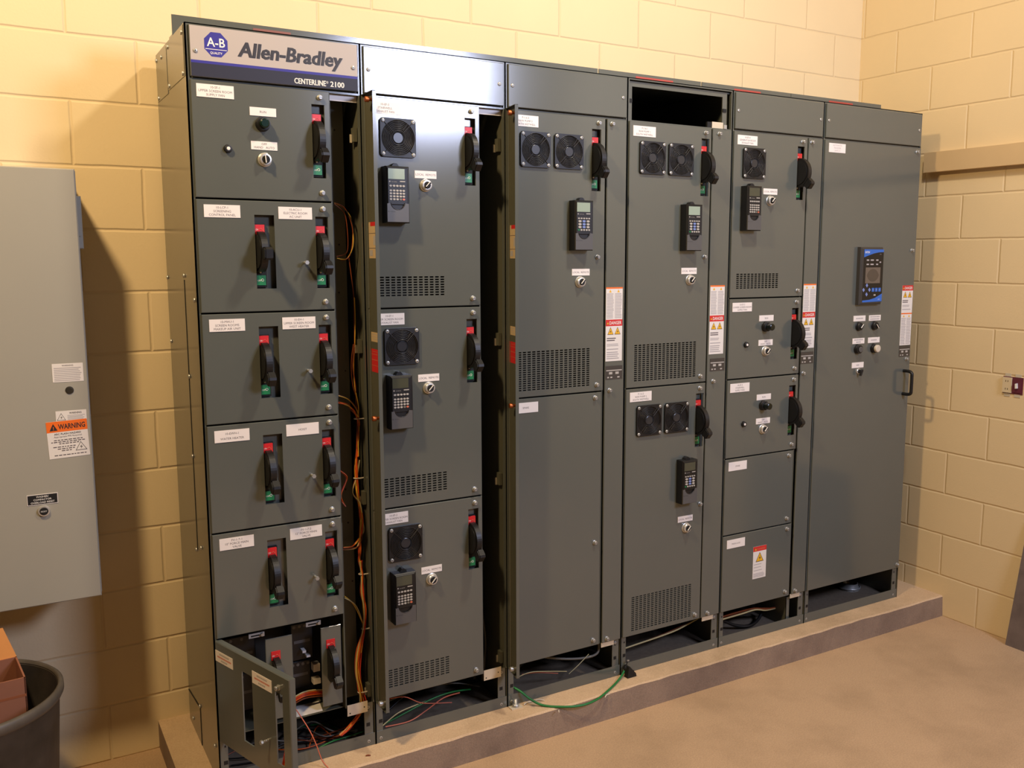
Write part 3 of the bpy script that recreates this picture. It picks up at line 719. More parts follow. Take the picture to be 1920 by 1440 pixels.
for uu, vv, ww in ((.2, .2, .12), (.2, .28, .12), (.42, .2, .16), (.42, .28, .16), (.68, .2, .12), (.68, .28, .1), (.84, .24, .08)): b.quad(cp(uu - ww / 2, 0)[0], cp(uu + ww / 2, 0)[0], cp(0, vv + .014)[1], cp(0, vv - .01)[1], y, GREEK)
b.text('ATC', cp(.84, .09)[0], cp(0, .09)[1], .16, y, GREEK)
part('front_panel', b, o, (cx0, -.3, cz0))
b = MB(); q0, q1 = cp(.1, .64), cp(.86, .34); b.box(q0[0], q1[0], -1.06, -1.03, q0[1], q1[1], mat('screen_surround', (104, 94, 84), 0.25))
b.poly([((q0[0] + q1[0]) / 2 + 1.55 * math.cos(t) * (1 - .1 * abs(math.sin(2 * t))), (q0[1] + q1[1]) / 2 + 1.1 * math.sin(t)) for t in [2 * math.pi * k / 28 for k in range(28)]], -1.065, mat('screen_glass', (82, 74, 66), 0.12))
part('display_screen', b, o, (cx0, -.3, cz0))
b = MB()
for du, dv in ((0, -.085), (0, .085), (-.16, 0), (.14, 0)):
    c = cp(.2 + du, .765 + dv); b.prism([(c[0] - .3, c[1]), (c[0], c[1] - .36), (c[0] + .3, c[1]), (c[0], c[1] + .36)], -1.08, -1.03, KEYB)
for uu in (.52, .69, .86):
    c = cp(uu, .765); b.box(c[0] - .3, c[0] + .3, -1.08, -1.03, c[1] - .33, c[1] + .33, EBLUE); b.quad(c[0] - .12, c[0] + .12, c[1] - .05, c[1] + .05, -1.084, GREEK)
c = cp(.62, .865); b.box(c[0] - .25, c[0] + .25, -1.06, -1.03, c[1] - .12, c[1] + .12, KEYS)
part('navigation_buttons', b, o, (cx0, -.3, cz0))

# --- section 4 open top compartment
b = MB(); g = GREY
b.box(.3, 1.0, .35, .5, 84.1, 89.4, g); b.box(18.2, 19.0, .35, .5, 84.1, 89.4, g); b.box(1.0, 18.2, .35, .5, 88.85, 89.4, g); b.box(.3, 19.7, .5, 1.2, 89.4, 89.6, g)
b.box(19.0, 19.1, .35, 1.2, 84.1, 89.4, GREYIN)
part('opening_frame', b, s4)
for xx in (.62, 18.55):
    b = MB(); b.box(xx - .35, xx + .35, .2, .36, 86.6, 87.1, BLACKM); part('cover_clip', b, s4)
b = MB(); b.box(0, 2.2, 0, .1, 0, .95, GALV); b.box(-.9, 0, .05, .4, 0, .9, BLACKM); b.box(2.25, 2.8, -.2, .2, 0, .6, STEEL); part('mounting_bracket', b, s4, (76.0, .1, 84.05), 'bright bracket in the open top')

# --- section 1 left side: bolted cover plates, seam and screws
b = MB(); b.box(-.06, 0, .95, 11.4, 84.4, 89.9, SIDE); part('side_plate', b, s1)
b = MB(); b.box(-.06, 0, 11.9, 19.6, 84.1, 89.6, SIDE); part('side_plate', b, s1)
b = MB(); b.box(-.03, 0, 7.55, 19.9, 28.1, 61.7, SIDE); b.box(-.05, -.02, 7.5, 7.72, 28.1, 61.7, BLACKM); part('side_plate', b, s1)
b = MB(); b.prismx([(11.5, .05), (19.9, .05), (19.9, 4.4), (11.5, 5.3)], -.04, 0, SIDE); b.box(-.06, -.03, 11.4, 11.6, .05, 5.3, BLACKM)
b.prismx([(11.5, 5.2), (19.9, 4.3), (19.9, 4.5), (11.5, 5.4)], -.055, -.03, BLACKM); part('side_plate', b, s1)
b = MB(); b.lathe_y(0, 0, [(.1, -.15), (.25, -.1), (.28, 0)], STEEL, 12); SS = b.mesh('screw')
for y, z in ((1.7, 89.2), (10.7, 89.3), (15.6, 89.0), (19.2, 89.2), (1.8, 84.8), (10.8, 84.8), (18.8, 84.5), (7.4, 62.2), (19.3, 61.8), (19.0, 53.4), (1.4, 59.5), (7.2, 50), (7.6, 40), (5.0, 29.0), (8.2, 27.9), (11.4, 5.6), (17.0, 1.4), (2.3, 4.4)):
    o = part('screw', SS, s1, (-.06, y, z)); o.rotation_euler = (0, 0, math.radians(-90))
# wireway back strip of section 1
b = MB(); b.box(16.2, 18.7, 3.0, 3.15, 6, 84, GREYIN)
for zz in (80, 66, 60, 50, 36, 34.5, 30, 22): b.lathe_y(17.9 + random.uniform(-.3, .5), zz, [(.12, 2.98), (.12, 3.0)], BLACKM, 8, False)
part('wireway_panel', b, s1, (0, 0, 0))

# --- open wireway doors of sections 1 and 2 (swung out on their right-hand hinges)
def open_wireway(sec, X0, deg):
    hx = X0 + 20.12; loc = (hx, .05, 0)
    b = MB(); x0, x1 = -3.95, -.1
    b.box(x0, x1, -.36, -.3, 6, 84, GREY)                                   # face
    b.box(x0, x0 + .06, -.3, .1, 6, 84, GREY); b.box(x1 - .06, x1, -.3, .1, 6, 84, GREY)
    b.box(x0, x1, -.3, .1, 83.94, 84, GREY); b.box(x0, x1, -.3, .1, 6, 6.06, GREY)
    b.box(x0 + .06, x1, -.3, -.285, 6.06, 83.94, GREYIN)                     # olive inside face
    b.box(-.75, -.6, -.285, -.2, 6.1, 83.9, GREYIN)
    dr = part('wireway_door', b, sec, loc); dr.rotation_euler = (0, 0, math.radians(deg))
    def inner(name, w0, w1, z0, z1, layers, lab):
        b = MB(); y = -.28
        def qd(a, c2, e, f2, m, dy): b.face([(a, y + dy, e), (a, y + dy, f2), (c2, y + dy, f2), (c2, y + dy, e)], m)
        qd(w0, w1, z0, z1, layers[0], .01)
        for i, L in enumerate(layers[1:]): qd(*L, .014 + .002 * i)
        part(name, b, dr, loc, lab)
    # the inside face is laid out in local x: hinge at 0, free edge at -3.95
    inner('wiring_sticker', -3.85, -.6, 64.3, 68.7, [TANPAPER, (-3.85, -1.3, 68.2, 68.7, SAFERED), (-3.7, -.7, 67.3, 67.36, INK), (-3.7, -.7, 65.5, 65.56, INK), (-3.3, -2.3, 65.9, 67.0, GREEK), (-2.0, -.9, 64.6, 65.3, GREEK)], 'tan wiring diagram sticker with red corner')
    inner('small_sticker', -3.85, -.75, 54.0, 55.2, [TANPAPER, (-3.5, -1.1, 54.9, 54.95, GREEK), (-3.5, -1.1, 54.6, 54.65, GREEK), (-3.5, -1.4, 54.3, 54.35, GREEK)], 'small tan sticker')
    inner('red_sticker', -3.85, -.1 - .15, 50.2, 53.1, [SAFERED, (-3.5, -.7, 51.7, 51.78, W_PK), (-3.5, -.7, 52.4, 52.46, W_PK), (-3.5, -.7, 51.0, 51.06, W_PK), (-3.5, -1, 52.75, 52.8, W_PK)], 'red warning sticker')
    for zz in (83.0, 44.6, 7.2):
        bm = BRASS if zz > 10 else STEEL
        b = MB(); b.lathe_y(0, 0, [(.3, .75), (.34, .7), (.34, .3), (.2, .25), (.2, -.28)][::-1], bm, 12); b.lathe_y(0, 0, [(.3, .75), (.01, .76)], bm, 12, False)
        part('captive_screw', b, dr, (hx - 3.2, .05, zz), 'brass captive screw' if zz > 10 else None)
    for zz in (79.3, 53.2, 33.5, 7.2):
        b = MB(); b.box(-.55, -.12, .9, 1.9, -.8, .9, GREYIN); b.box(-.75, -.5, 1.7, 1.9, -.85, .15, GALV); b.lathe_y(-.3, -.6, [(.12, 2.2), (.12, 2.0)], STEEL, 8)
        part('hinge', b, sec, (X0 + 19.9, 0, zz), 'steel lift-off hinge')
    b = MB(); b.box(0, 2.75, 0, .08, 0, 1.5, GALV); b.lathe_y(.35, .35, [(.1, -.01), (.1, 0)], BLACKM, 8, False); b.lathe_y(2.3, .75, [(.1, -.01), (.1, 0)], BLACKM, 8, False)
    part('mounting_bracket', b, sec, (X0 + 16.15, -.1, 4.95), 'pale galvanised bracket with two holes')
    b = MB(); b.box(0, 3.4, 0, .1, 0, .75, WHITE); part('top_strip', b, sec, (X0 + 16.3, .6, 83.1), 'galvanised strip atop the open wireway, its cool reflection painted white')  # white colour stands in for the cool reflection on galvanised metal
open_wireway(s1, 0, 90); open_wireway(s2, 20, 80)

# --- section 1 lowest unit: door swung open, plug-in unit visible behind it
hl = (.3, -.05, 0)
b = panel(0, 15.7, 6.1, 18.9, [slot(5.85, 16.95, 2.2, 8.6), slot(12.75, 16.75, 1.5, 8.5)], -.25, .5, GREY, .1)
b.quad(.1, 15.6, 6.2, 18.8, .5, GREYIN) if False else None
od = part('unit_door', b, s1, hl, 'open grey door with two cut-outs'); od.rotation_euler = (0, 0, math.radians(-72.5))
def on_open(name, x0, x1, z0, z1):
    b = MB(); w2, h2 = (x1 - x0) / 2, (z1 - z0) / 2; b.box(-w2, w2, -.05, 0, -h2, h2, WHITE)
    for i, kk in enumerate((.5, .75, .35)):
        zz = (1 - i) * h2 * .55; x = -w2 * kk
        while x < w2 * kk: b.quad(x, x + .18, zz - .1, zz + .1, -.055, W_PK if i == 1 else GREEK); x += .24
    part(name, b, od, (hl[0] + (x0 + x1) / 2, hl[1] - .25, (z0 + z1) / 2))
on_open('nameplate', .1, 4.0, 16.5, 17.85); on_open('nameplate', 8.2, 12.2, 16.3, 17.75)
part('door_latch', LATCH, od, (hl[0] + 13.6, hl[1] - .25, 17.45)); part('threaded_stud', STUD, od, (hl[0] + 11.4, hl[1] - .25, 10.6))
pan = MB(); pan.box(.35, 15.9, .7, 5.9, 6.0, 6.1, GREYIN); u_ = part('plug_in_unit', pan, s1, (0, 0, 0), 'open plug-in unit with dark components')
for xa, xb in ((6.1, 9.45), (13.1, 15.75)):
    b = MB(); b.box(xa, xb, .4, .5, 6.8, 17.5, GREY, .06); part('operator_plate', b, u_, (0, 0, 0), 'grey operator plate')
disconnect(s1, 6.75, 16.9, y=.15, plate=False); disconnect(s1, 13.75, 16.9, y=.15, plate=False)
for xa, xb, ya, z0, z1 in ((10.0, 12.9, 3.2, 12.6, 17.6), (9.8, 12.6, 3.6, 8.6, 12.3), (.8, 5.6, 3.4, 12.6, 17.4), (1.0, 5.4, 3.8, 7.2, 12.2)):
    b = MB(); b.box(xa, xb, ya, 5.9, z0, z1, BLACK, .12)
    for i in range(4): b.lathe_y(xa + .45 + i * (xb - xa - .8) / 3, z1 - .45, [(.2, ya - .03), (.22, ya)], mat('terminal', (96, 92, 84), 0.4), 10, False)
    b.quad(xa + .4, xb - .4, (z0 + z1) / 2 - .2, (z0 + z1) / 2 + .2, ya - .01, COVER); part('contactor', b, u_, (0, 0, 0))
for x, z, wd, hh in ((11.2, 13.9, .45, .3), (12.5, 9.3, .95, .65), (11.7, 13.2, .5, .25), (12.55, 11.0, .85, 1.0)):
    b = MB(); b.box(x, x + wd, 2.2, 3.3, z, z + hh, NYLON if wd > .6 else PAPER); part('terminal_tag', b, u_, (0, 0, 0))
b = MB(); b.face([(9.5, .9, 6.12), (13.2, .9, 6.12), (13.6, 3.8, 6.12), (10.6, 3.9, 6.12)], PAPER); part('data_sheet', b, u_, (0, 0, 0), 'white printed sheet')
for xa in (4.2, 11.3):
    b = MB(); b.box(xa, xa + 1.9, .6, .8, 17.95, 18.5, KEYS); b.quad(xa + .25, xa + 1.3, 18.1, 18.3, .595, BLACKM); b.lathe_y(xa + 1.6, 18.25, [(.2, .3), (.22, .6)], STEEL, 10); part('top_bracket', b, u_, (0, 0, 0))

# section 5 foot: extra upright; section 6 conduit
b = MB(); b.box(16.0, 16.75, .5, .6, 0, 5.4, GREY); b.box(16.0, 16.08, .5, 8, 0, 5.4, GREYIN); part('foot_upright', b, s5)
t = thing('conduit_hub', 'round galvanised conduit hub on the dusty floor inside the right end cabinet', 'conduit fitting', (120.6, 7.6, .08))
b = MB(); b.lathe_z(0, 0, [(1.9, 0), (1.9, .5), (1.65, .55), (1.6, 1.3), (1.4, 1.3), (1.4, .2)], STEEL, 32); part('ring', b, t)
b = MB(); b.lathe_z(0, 0, [(2.05, .28), (2.2, .35), (2.2, .6), (2.05, .65)], STEEL, 10); part('lock_nut', b, t)

# ------------------------------------------------------------------ wiring (things of their own)
def wires(label, paths, group=None, ties=(), name='wire_bundle', cat='wires'):
    p0 = paths[0][1][0]; loc = (p0[0], p0[1], p0[2]); t = thing(name, label, cat, loc, group)
    for mt, pts, rad in paths:
        b = MB(); b.tube([(p[0] - loc[0], p[1] - loc[1], p[2] - loc[2]) for p in pts], rad, mt, 6, 5); part('wire', b, t, loc)
    for x, y, z, ax in ties:
        b = MB()
        ring = [(.32 * math.cos(2 * math.pi * k / 12), .3 * math.sin(2 * math.pi * k / 12), 0) for k in range(12)]
        b.tube(ring, .06, NYLON, 5, 1, True); b.box(.2, .9, -.36, -.26, -.06, .06, NYLON); part('cable_tie', b, t, (x, y, z))
    return t
def vary(pts, d, y): return [(x + random.uniform(-d, d), y + random.uniform(-.25, .25), z + random.uniform(-d, d)) for x, z in pts]
mainw = [(18.66, 64.4), (18.85, 61.9), (19.04, 59.3), (19.11, 56.6), (18.9, 53.4), (18.72, 50.8), (18.85, 48.2), (19.12, 45.7), (19.25, 43.9), (19.0, 40.5), (18.83, 38.7), (18.7, 36.9), (18.85, 34.4), (19.2, 31.3), (19.1, 29.0), (18.9, 27.0), (18.95, 25.1), (19.12, 23.3), (19.15, 20.8), (19.4, 18.5), (19.2, 15.8), (18.5, 12.6), (18.25, 10), (18.58, 7.4), (18.8, 5.5), (18.2, 4.0), (16.8, 2.6), (15.6, 1.9)]
low = mainw[16:]
paths = [(W_BR, vary(mainw, .12, 1.5), .07), (W_YE, vary(mainw[2:], .15, 1.45), .06), (W_BR, vary(mainw[4:], .16, 1.7), .07)]
for q in (W_OR, W_OR, W_RD, W_OR, W_YE): paths.append((q, vary(mainw[8:], .16, 1.5), .075))
for q in (W_OR, W_OR, W_YE, W_OR, W_LY, W_RD):
    dx = random.uniform(-.35, .35)
    paths.append((q, [(x + dx * (1 if 5 < z < 14.5 else .3), y, z) for x, y, z in vary(low, .1, 1.35)], .08))
loopA = [(16.8, 71.0), (17.89, 70.6), (18.8, 69.35), (19.18, 67.55), (19.04, 65.6), (18.5, 64.4), (17.7, 64.1), (16.95, 64.4)]
loopB = [(16.97, 70.9), (18.04, 70), (18.34, 68.2), (18.44, 65.9), (18.07, 64.75), (16.95, 64.6)]
for q, lp in ((W_BR, loopA), (W_YE, loopA), (W_BR, loopB), (W_BK, loopA)): paths.append((q, vary(lp, .1, 1.5), .065))
for lp, qs in (([(16.6, 46.3), (17.75, 45.8), (18.5, 45.05), (18.98, 44.25), (19.2, 43.4), (19.1, 41.5), (18.9, 39)], (W_BR, W_YE, W_OR, W_BR, W_OR)),
               ([(16.6, 47.1), (17.96, 46.5), (18.7, 45.6), (19.15, 44.6), (19.3, 43)], (W_BR, W_YE)),
               ([(18.8, 38.7), (18.66, 36.9), (18.8, 34.4), (19.3, 31.3), (19.2, 29), (18.7, 27.9), (17.9, 27.3), (16.7, 27.3)], (W_YE, W_BR, W_OR)),
               ([(19.2, 38.6), (18.84, 36.6), (18.1, 34.3), (18.95, 32.8), (19.35, 30.6), (19.45, 29.2), (19.15, 28), (18.4, 27.1), (16.7, 27.0)], (W_LY, W_BR)),
               ([(16.7, 20.6), (18.0, 19.3), (18.9, 17.2), (19.15, 15.8), (18.6, 12.6)], (W_LY, W_YE)),
               ([(16.5, 37.5), (17.3, 36.6), (17.1, 35.7), (16.6, 34.5), (16.65, 33.5), (17.1, 32.7)], (W_PK, W_OR, W_RD))):
    for q in qs: paths.append((q, vary(lp, .13, 1.4), .07))
wires('long orange and yellow wire bundle tied down the open wireway of the left end cabinet', paths, None, [(18.95, 1.5, 43.95, 0), (18.7, 1.5, 36.2, 0), (19.05, 1.5, 23.3, 0), (19.2, 1.5, 15.8, 0), (18.5, 1.5, 7.1, 0)], 'wire_harness')
wires('curved orange and yellow wires in the open bottom unit behind the swung door', [(q, [(9.3, 2.6, 7.4 + dz), (10.1, 2.5, 7.95 + dz), (11.4, 2.5, 8.3 + dz), (13.2, 2.8, 8.0 + dz), (14.6, 3.4, 7.4 + dz)], .09) for q, dz in ((W_LY, .2), (W_OR, .0), (W_RD, -.2), (W_OR, -.4), (W_BR, -.7))])
a = math.radians(-72.5); ex = (math.cos(a), math.sin(a)); nn = (-math.sin(a), math.cos(a))
def odl(sx, ty, z): return (hl[0] + ex[0] * sx + nn[0] * ty, hl[1] + ex[1] * sx + nn[1] * ty, z)
wires('red and yellow wires dropping through the right cut-out of the swung-open bottom door', [(q, [odl(13.6 + dx, 1.4, 13.0), odl(13.55 + dx, .9, 11.5), odl(13.45 + dx, .6, 9.6), odl(13.2 + dx, .3, 7.6), odl(13.0 + dx, -.1, 5.2), odl(12.9 + dx, -.5, 2.5)], .09) for q, dx in ((W_YE, .3), (W_RD, -.1), (W_RD, -.35), (W_YE, .1), (W_BR, -.2))])
wires('single thin orange wire hanging from the left end cabinet down toward the pad', [(W_PK, [(9.2, 1.5, 8.2), (10.2, .2, 6.3), (11.0, -.6, 4.6), (11.6, -1.2, 2.8), (12.1, -1.7, .9), (12.6, -2.6, .15)], .07)], None, (), 'loose_wire')
fl = []
for q, pts in ((W_GR, [(12.9, 2.4, .3), (14.6, 2.2, .8), (16.6, 2.9, .5), (19.3, 2.4, .9)]), (W_GR, [(12.7, 9, .3), (15.3, 7.5, .7), (16.6, 5, .5), (16.8, 3, .3)]), (W_GY, [(10, 6, 1.2), (13, 5.5, 2.6), (15.5, 4, 1.2), (18.5, 3, 1.0)]), (W_BK, [(2, 4, .3), (6, 3, .5), (10, 5, .4), (15, 3, .6)]), (W_BR, [(11, 7, .5), (13, 4.5, .8), (16.5, 3.5, 1.5), (18.5, 2, 3)])):
    fl.append((q, pts, .1))
for i in range(10): fl.append(((W_BK, W_BR, W_GY, W_BK, W_OR)[i % 5], [(1 + i * 1.2, random.uniform(3, 9), .3), (5 + i, random.uniform(2.5, 8), random.uniform(.4, 1.6)), (10 + i * .6, random.uniform(3, 8), random.uniform(.4, 1.5)), (18.5, random.uniform(2, 6), .5)], .09))
wires('tangle of dark and green wires on the floor of the left end cabinet', fl, 'loose wires along the cabinet feet', (), 'loose_wires')
wires('loose cream, green and orange wires along the foot of the second cabinet', [(W_LY, [(21.3, 1.2, 1.6), (23.8, 1.5, 2.75), (26.9, 2, 2.95), (29, 4, 2)], .09), (W_GR, [(21.3, 1.4, 1.6), (24.8, 1.5, 2.45), (29.1, 2, 3.2), (32.4, 2.5, 3.15), (36, 4, 2)], .12), (W_PK, [(21.7, 1.0, 1.5), (25.3, 1.2, 1.25), (28, 1.6, 1.95), (30.7, 1.8, 3.0), (33.5, 2.4, 2.8)], .1), (W_PK, [(22.3, 2.5, 4.6), (24.9, 1.9, 4.6), (27.5, 1.7, 3.1), (31.8, 1.4, 2.2)], .07), (W_GY, [(21.5, 4, 3), (27, 5, 3.4), (34, 6, 2.6), (38, 5, 1.5)], .1), (W_BK, [(24, 6, 1), (29, 7, 3), (34, 5, 4.2), (38.5, 6, 2)], .16)], 'loose wires along the cabinet feet', (), 'loose_wires')
wires('loose pale wires and cable along the foot of the third cabinet', [(W_LY, [(42.5, 1.8, 3.1), (44.6, 1.5, 3.55), (47.7, 1.4, 3.0), (51, 1.4, 2.2)], .07), (W_PK, [(43.5, 2, 3.3), (46, 1.7, 3.1), (49.5, 1.5, 2.2)], .06), (W_LY, [(51.5, 1.6, 1.6), (53.2, 1.6, 2.6), (55.5, 2.2, 3.6)], .07), (W_GY, [(47, 4, 4.6), (51, 3, 3.6), (54.5, 2.2, 3.2), (56.8, 1.8, 3.6), (57.4, 2.2, 5)], .2), (W_BK, [(44, 6, 2), (50, 7, 3.4), (57, 6, 2.8), (59, 5, 2)], .25)], 'loose wires along the cabinet feet', (), 'loose_wires')
wires('pair of tan cables along the foot of the fourth cabinet', [(W_LY, [(62.2, 3, 2.5), (66, 3, 2.75), (70, 3, 3.0), (74, 3.2, 3.3), (79, 3.6, 4.2)], .14), (W_BR, [(62.2, 3.4, 2.2), (67, 3.6, 2.5), (72, 3.6, 3.0), (78.5, 4, 3.8)], .12), (W_BK, [(62, 6, 2), (67, 5.5, 3.8), (73, 6, 4.4), (78, 7, 3.6)], .2)], 'loose wires along the cabinet feet', (), 'cables')
wires('tan and black cables ending at a grommet in the foot of the fifth cabinet', [(W_BR, [(82.5, 3, 3.55), (87.2, 3, 3.7), (90.9, 3, 3.6), (93.4, 2.9, 3.0), (95.9, 3, 2.7)], .16), (W_LY, [(82.5, 2.8, 3.2), (87.8, 2.9, 3.25), (91, 2.9, 3.35), (93.5, 2.9, 2.75), (95.9, 3, 2.6)], .14), (W_BR, [(82.5, 3.4, 2.9), (88, 3.6, 3.1), (92, 3.6, 3.1), (95.9, 3.2, 2.5)], .14), (W_BK, [(83, 4, 3.4), (85, 4, 2.1), (87.5, 3.6, .9), (90.2, 3.2, .5), (93, 4, .9), (95, 5, 2)], .3)], 'loose wires along the cabinet feet', (), 'cables')
wires('thick black cable hanging inside the open wireway of the second cabinet', [(W_BK, [(37.4, 4, 34), (37.9, 4.2, 24), (37.6, 3.8, 16), (38.3, 3.6, 9), (38.0, 4, 3)], .35), (W_BK, [(36.8, 5, 36), (37.2, 5, 22), (36.9, 5, 10), (37.2, 5, 3)], .3)], 'loose wires along the cabinet feet', (), 'cables')
# green ground wire looping out over the pad edge, with its clamp
wires('green ground wire looping from the cabinet foot out over the pad edge', [(W_GR, [(40.7, 1.4, 2.7), (41.9, -.2, 2.05), (43.0, -1.4, 1.0), (44.5, -2.7, .22), (47.0, -4.5, .15), (49.6, -5.2, .05), (52.3, -4.9, .1), (55.2, -3.6, .2), (57.6, -2.2, .2), (59.3, -1.2, .45), (60.2, -.7, .9)], .17)], None, (), 'ground_wire', 'wire')
t = thing('cable_clamp', 'small black conical cable clamp on the pad at the end of the green wire', 'clamp', (60.9, -.9, .05))
b = MB(); b.tube([(-.6, .35, 1.5), (-.2, .1, 1.1), (.3, -.2, .55), (.7, -.45, .45)], .42, BLACKM, 10, 3); b.prism([(-.7, 0), (1.0, 0), (.9, .5), (.35, 1.1), (-.2, 1.75), (-.45, 1.7), (-.6, .8)], -.75, .1, BLACKM); part('body', b, t)
b = MB(); b.tube([(-.2, .3, 1.6), (.05, .3, 2.3)], .08, BLACKM, 6, 1); b.box(-.08, .28, .2, .4, 2.25, 2.42, STEEL); part('screw', b, t)
t = thing('anchor_bolt', 'steel anchor bolt and washer plate at the foot between the second and third cabinets', 'bolt', (40.9, -.75, 0))
b = MB(); b.box(-.9, .9, -.55, .55, 0, .15, GALV); part('washer_plate', b, t)
b = MB(); b.lathe_z(0, 0, [(.5, .15), (.5, .55), (.25, .55), (.25, 1.3), (.01, 1.3)], STEEL, 6); part('nut', b, t)
for (x, y, z, an, ln, lab) in ((43.0, -.7, .06, 10, 1.6, 'bent pale wire scrap on the pad just right of the anchor bolt'), (44.9, -.9, .06, -35, 1.3, 'short silver wire scrap on the pad under the start of the green wire'), (45.7, -4.9, -.06, 60, .7, 'tiny white scrap at the pad edge below the green wire'), (54.3, -4.6, -.02, 25, 1.3, 'white scrap on the pad edge right of the green wire loop')):
    b = MB(); c, s_ = math.cos(math.radians(an)), math.sin(math.radians(an))
    b.tube([(-ln / 2 * c, -ln / 2 * s_, .05), (-.1 * c, -.1 * s_ + .1, .16), (ln / 2 * c, ln / 2 * s_, .06)], .075, NYLON, 5, 3)
    o = link('wire_scrap', b.mesh('wire_scrap'), None, (x, y, z)); tag(o, lab, 'debris', 'wire scraps on the pad')
b = MB(); b.tube([(-.25, .1, .06), (0, 0, .14), (.3, -.1, .05)], .1, W_BR, 6, 2); o = link('wood_chip', b.mesh('wood_chip'), None, (18.0, -2.3, .0)); tag(o, 'small brown chip lying on the pad front of the second cabinet', 'debris')

# ------------------------------------------------------------------ wall enclosure on the left
ex0, ex1, ez0, ez1, ey = -35.0, -10.95, 23.4, 74.45, 10.0
t = thing('wall_enclosure', 'large light grey electrical enclosure mounted on the block wall at left', 'electrical enclosure', (-23, 21.6, 49))
b = MB(); b.box(ex0 + .2, ex1 + .12, ey + .9, YB, ez0 + .2, ez1 - .1, ANSI61, .05); part('body', b, t, (0, 0, 0))
b = MB(); b.box(ex0, ex1, ey, ey + .8, ez0, ez1, ANSI61, .12); dr = part('enclosure_door', b, t, (0, 0, 0))
b = MB(); b.box(0, .75, 0, 4.5, 0, 6.2, ANSI61, .1); b.box(.1, .5, -.4, 0, 1.5, 5, ANSI61); part('disconnect_flange', b, t, (ex1, 13.5, 65.4))
b = MB(); b.box(-1.62, 1.62, -.03, 0, -1.08, 1.08, PAPER); b.text('WARNING', 0, .85, .2, -.036, INK, 1.2, .01); print_lines(b, -1.45, 1.45, .65, -1.0, 8, -.035, GREEK, .12); part('warning_sticker', b, dr, (-13.02, ey, 51.0), 'white printed warning sticker')
b = MB(); b.lathe_y(0, 0, [(.3, -.1), (.42, -.08), (.46, 0)], mat('dark_bolt', (70, 66, 56), 0.4, metal=.6), 18); part('door_bolt', b, dr, (-12.97, ey, 48.9))
b = MB(); b.box(-1.62, 1.62, -.03, 0, -.6, .6, PAPER); tri(b, -1.05, -.5, .95, .85, -.036, PAPER); b.text('\u26a0WARNING' if False else 'WARNING', .45, .33, .24, -.036, DINK, 1.3, .015); print_lines(b, -.4, 1.5, .1, -.5, 4, -.035); part('warning_sticker', b, dr, (-12.97, ey, 45.9), 'small white sticker above the orange one')
b = MB(); b.box(-2.15, 2.15, -.035, 0, -2.2, 2.2, PAPER); b.quad(-2.15, 2.15, .92, 2.2, -.04, ORANGE)
b.poly([(-1.85, 1.12), (-1.0, 1.12), (-1.42, 1.95)], -.046, DINK); b.text('!', -1.42, 1.42, .4, -.05, ORANGE, None, .02); b.text('WARNING', .5, 1.55, .62, -.046, DINK, 2.85, .025)
b.text('ARC FLASH HAZARD', 0, .68, .22, -.046, DINK, 3.5, .015); b.text('Appropriate PPE Required', 0, .36, .2, -.046, INK, 3.0)
for zz, xa, xb in ((-.05, -1.5, 1.55), (-.27, -1.8, 1.8), (-.49, -1.0, 1.1), (-.86, -1.65, .7), (-1.1, -1.2, .6), (-1.33, -.8, .3), (-1.85, -1.6, 1.8)):
    x = xa
    while x < xb: wd = random.uniform(.15, .4); b.quad(x, min(x + wd, xb), zz - .055, zz + .055, -.04, INK); x += wd + .09
tri(b, 1.28, -1.5, 1.25, 1.05, -.044, PAPER); dd = part('warning_sticker', b, dr, (-13.45, ey, 43.15), 'white and orange WARNING sticker'); dd.rotation_euler = (0, math.radians(-2), 0)
b = MB(); b.box(-1.6, 1.6, -.05, 0, -.62, .62, WHITE); b.quad(-1.54, 1.54, -.56, .56, -.055, BLACKM)
for i, sx in enumerate(('WASHER/', 'COMPACTOR', 'OVERLOAD RESET')): b.text(sx, 0, .34 - .34 * i, .22, -.06, WINK, 2.9, .012)
part('legend_plate', b, dr, (-16.55, ey, 36.25), 'black plate with white letters')
b = MB(); b.lathe_y(0, 0, [(.48, -.3), (.6, -.28), (.64, -.1), (.66, 0)], CHROME, 24); o = part('reset_button', b, dr, (-16.5, ey, 34.85))
b = MB(); b.lathe_y(0, 0, [(.4, -.36), (.46, -.32), (.46, -.26)], BLACKM, 20); b.text('RESET', 0, 0, .18, -.366, WINK, .75); part('button_cap', b, o, (-16.5, ey, 34.85))

# ------------------------------------------------------------------ trash barrel with a cardboard box in it
bx, by, bz, br = -26.0, 5.6, 16.0, 10.1
t = thing('trash_barrel', 'dusty dark plastic trash barrel on the floor below the wall enclosure', 'trash can', (bx, by, -4))
b = MB(); hh = bz + 4
b.lathe_z(0, 0, [(.01, .05), (8.2, .05), (8.3, 0), (8.5, .3), (9.65, hh - 1.6), (9.8, hh - 1.4)], BARREL, 64); b.lathe_z(0, 0, [(9.5, hh - .3), (8.3, .6), (.01, .5)], BARREL, 64); part('barrel_body', b, t)
b = MB(); b.lathe_z(0, 0, [(9.65, hh - 1.5), (br - .15, hh - 1.3), (br + .05, hh - .9), (br + .02, hh - .25), (br - .25, hh), (br - .5, hh - .05), (9.47, hh - .5)], mat('barrel_rim', (84, 78, 70), 0.5, noise=.4, nscale=20), 64); part('rim', b, t)
t = thing('cardboard_box', 'open brown cardboard box standing in the trash barrel', 'box', (-25.0, 6.5, 6.0))
ca, sa = math.cos(math.radians(6)), math.sin(math.radians(6))
def rot(b_):
    b_.v = [(x * ca - y * sa, x * sa + y * ca, z) for x, y, z in b_.v]; return b_
b = MB(); L, D2, Hh = 5.0, 3.4, 11.6; tk = .18
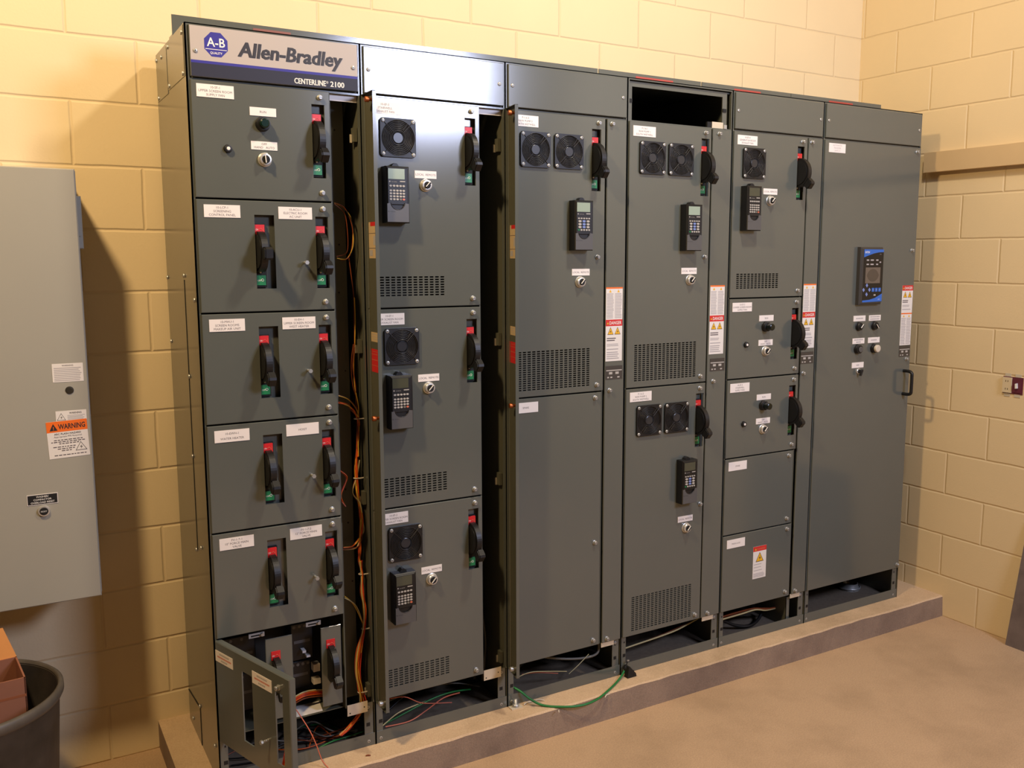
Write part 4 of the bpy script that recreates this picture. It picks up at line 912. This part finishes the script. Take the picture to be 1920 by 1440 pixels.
b.box(-L, L, -D2, -D2 + tk, -8.6, Hh, CARD); b.box(-L, L, D2 - tk, D2, -8.6, Hh, CARD); b.box(-L, -L + tk, -D2, D2, -8.6, Hh, CARD); b.box(L - tk, L, -D2, D2, -8.6, Hh, CARD); b.box(-L, L, -D2, D2, -8.6, -8.3, CARD)
b.box(-L, L - .05, -D2 - .01, -D2, Hh - 2.2, Hh - 1.9, mat('tape_line', (150, 86, 52), 0.7))
part('carton', rot(b), t)
b = MB(); n0 = [(-L, D2, Hh), (L, D2, Hh), (L - 1.1, D2 + .8, Hh + 3.5), (-L + .6, D2 + .8, Hh + 3.5)]
b.face(n0, CARDO); b.face([(x, y + tk, z) for x, y, z in n0][::-1], CARDO)
for i in range(4):
    p_, q_ = n0[i], n0[(i + 1) % 4]; b.face([p_, (p_[0], p_[1] + tk, p_[2]), (q_[0], q_[1] + tk, q_[2]), q_], CARDO)
part('flap', rot(b), t, None, 'raised orange flap')

# ------------------------------------------------------------------ right wall: open switch box, leaning panel
t = thing('electrical_outlet', 'uncovered wall box with ivory receptacle and toggle switch on the right wall', 'outlet', (XW, -15.3, 42.2))
b = MB(); b.box(-.02, .5, -1.85, 1.85, -1.5, 1.5, PURPLE); b.v = [(x - .1, y, z) for x, y, z in b.v]; part('back_box', b, t)
b = MB(); b.box(-.35, -.05, .15, 1.8, -1.35, 1.35, BEIGE)
for zz in (.7, -.7): b.box(-.37, -.35, .75, .85, zz - .15, zz + .15, BLACKM); b.box(-.37, -.35, 1.15, 1.25, zz - .15, zz + .15, BLACKM)
part('receptacle', b, t)
b = MB(); b.box(-.25, -.05, -1.6, -.2, -1.2, 1.2, PURPLE); o = part('toggle_switch', b, t)
b = MB(); b.prismx([(-1.05, -.4), (-.7, -.45), (-.65, .4), (-.95, .5)], -.6, -.25, WINK); part('toggle', b, o)
for yy in (1.0, -.9):
    for sg in (1, -1): b = MB(); b.box(-.08, -.01, yy - .55, yy + .55, sg * 1.75 - .3, sg * 1.75 + .3, GALV); part('mounting_strap', b, t)
t = thing('metal_door_panel', 'weathered grey steel panel leaning on the right wall at the frame edge', 'panel', (XW - 1, -20, -4))
b = MB(); yb0, yb1 = -18.5, -20.0
b.face([(XW - 2.2, yb0, -4), (XW - 2.2, yb0 - 30, -4), (XW - .3, yb1 - 30, 19), (XW - .3, yb1, 19)], RUST); b.face([(XW - .2, yb0, -4), (XW - .2, yb0 - 30, -4), (XW - .05, yb1 - 30, 19), (XW - .05, yb1, 19)][::-1], RUST)
b.face([(XW - 2.2, yb0, -4), (XW - .3, yb1, 19), (XW - .05, yb1, 19), (XW - .2, yb0, -4)], RUST); b.face([(XW - .3, yb1, 19), (XW - .3, yb1 - 30, 19), (XW - .05, yb1 - 30, 19), (XW - .05, yb1, 19)], RUST)
b.v = [(x - XW + 1, y + 20, z + 4) for x, y, z in b.v]
part('plate', b, t)
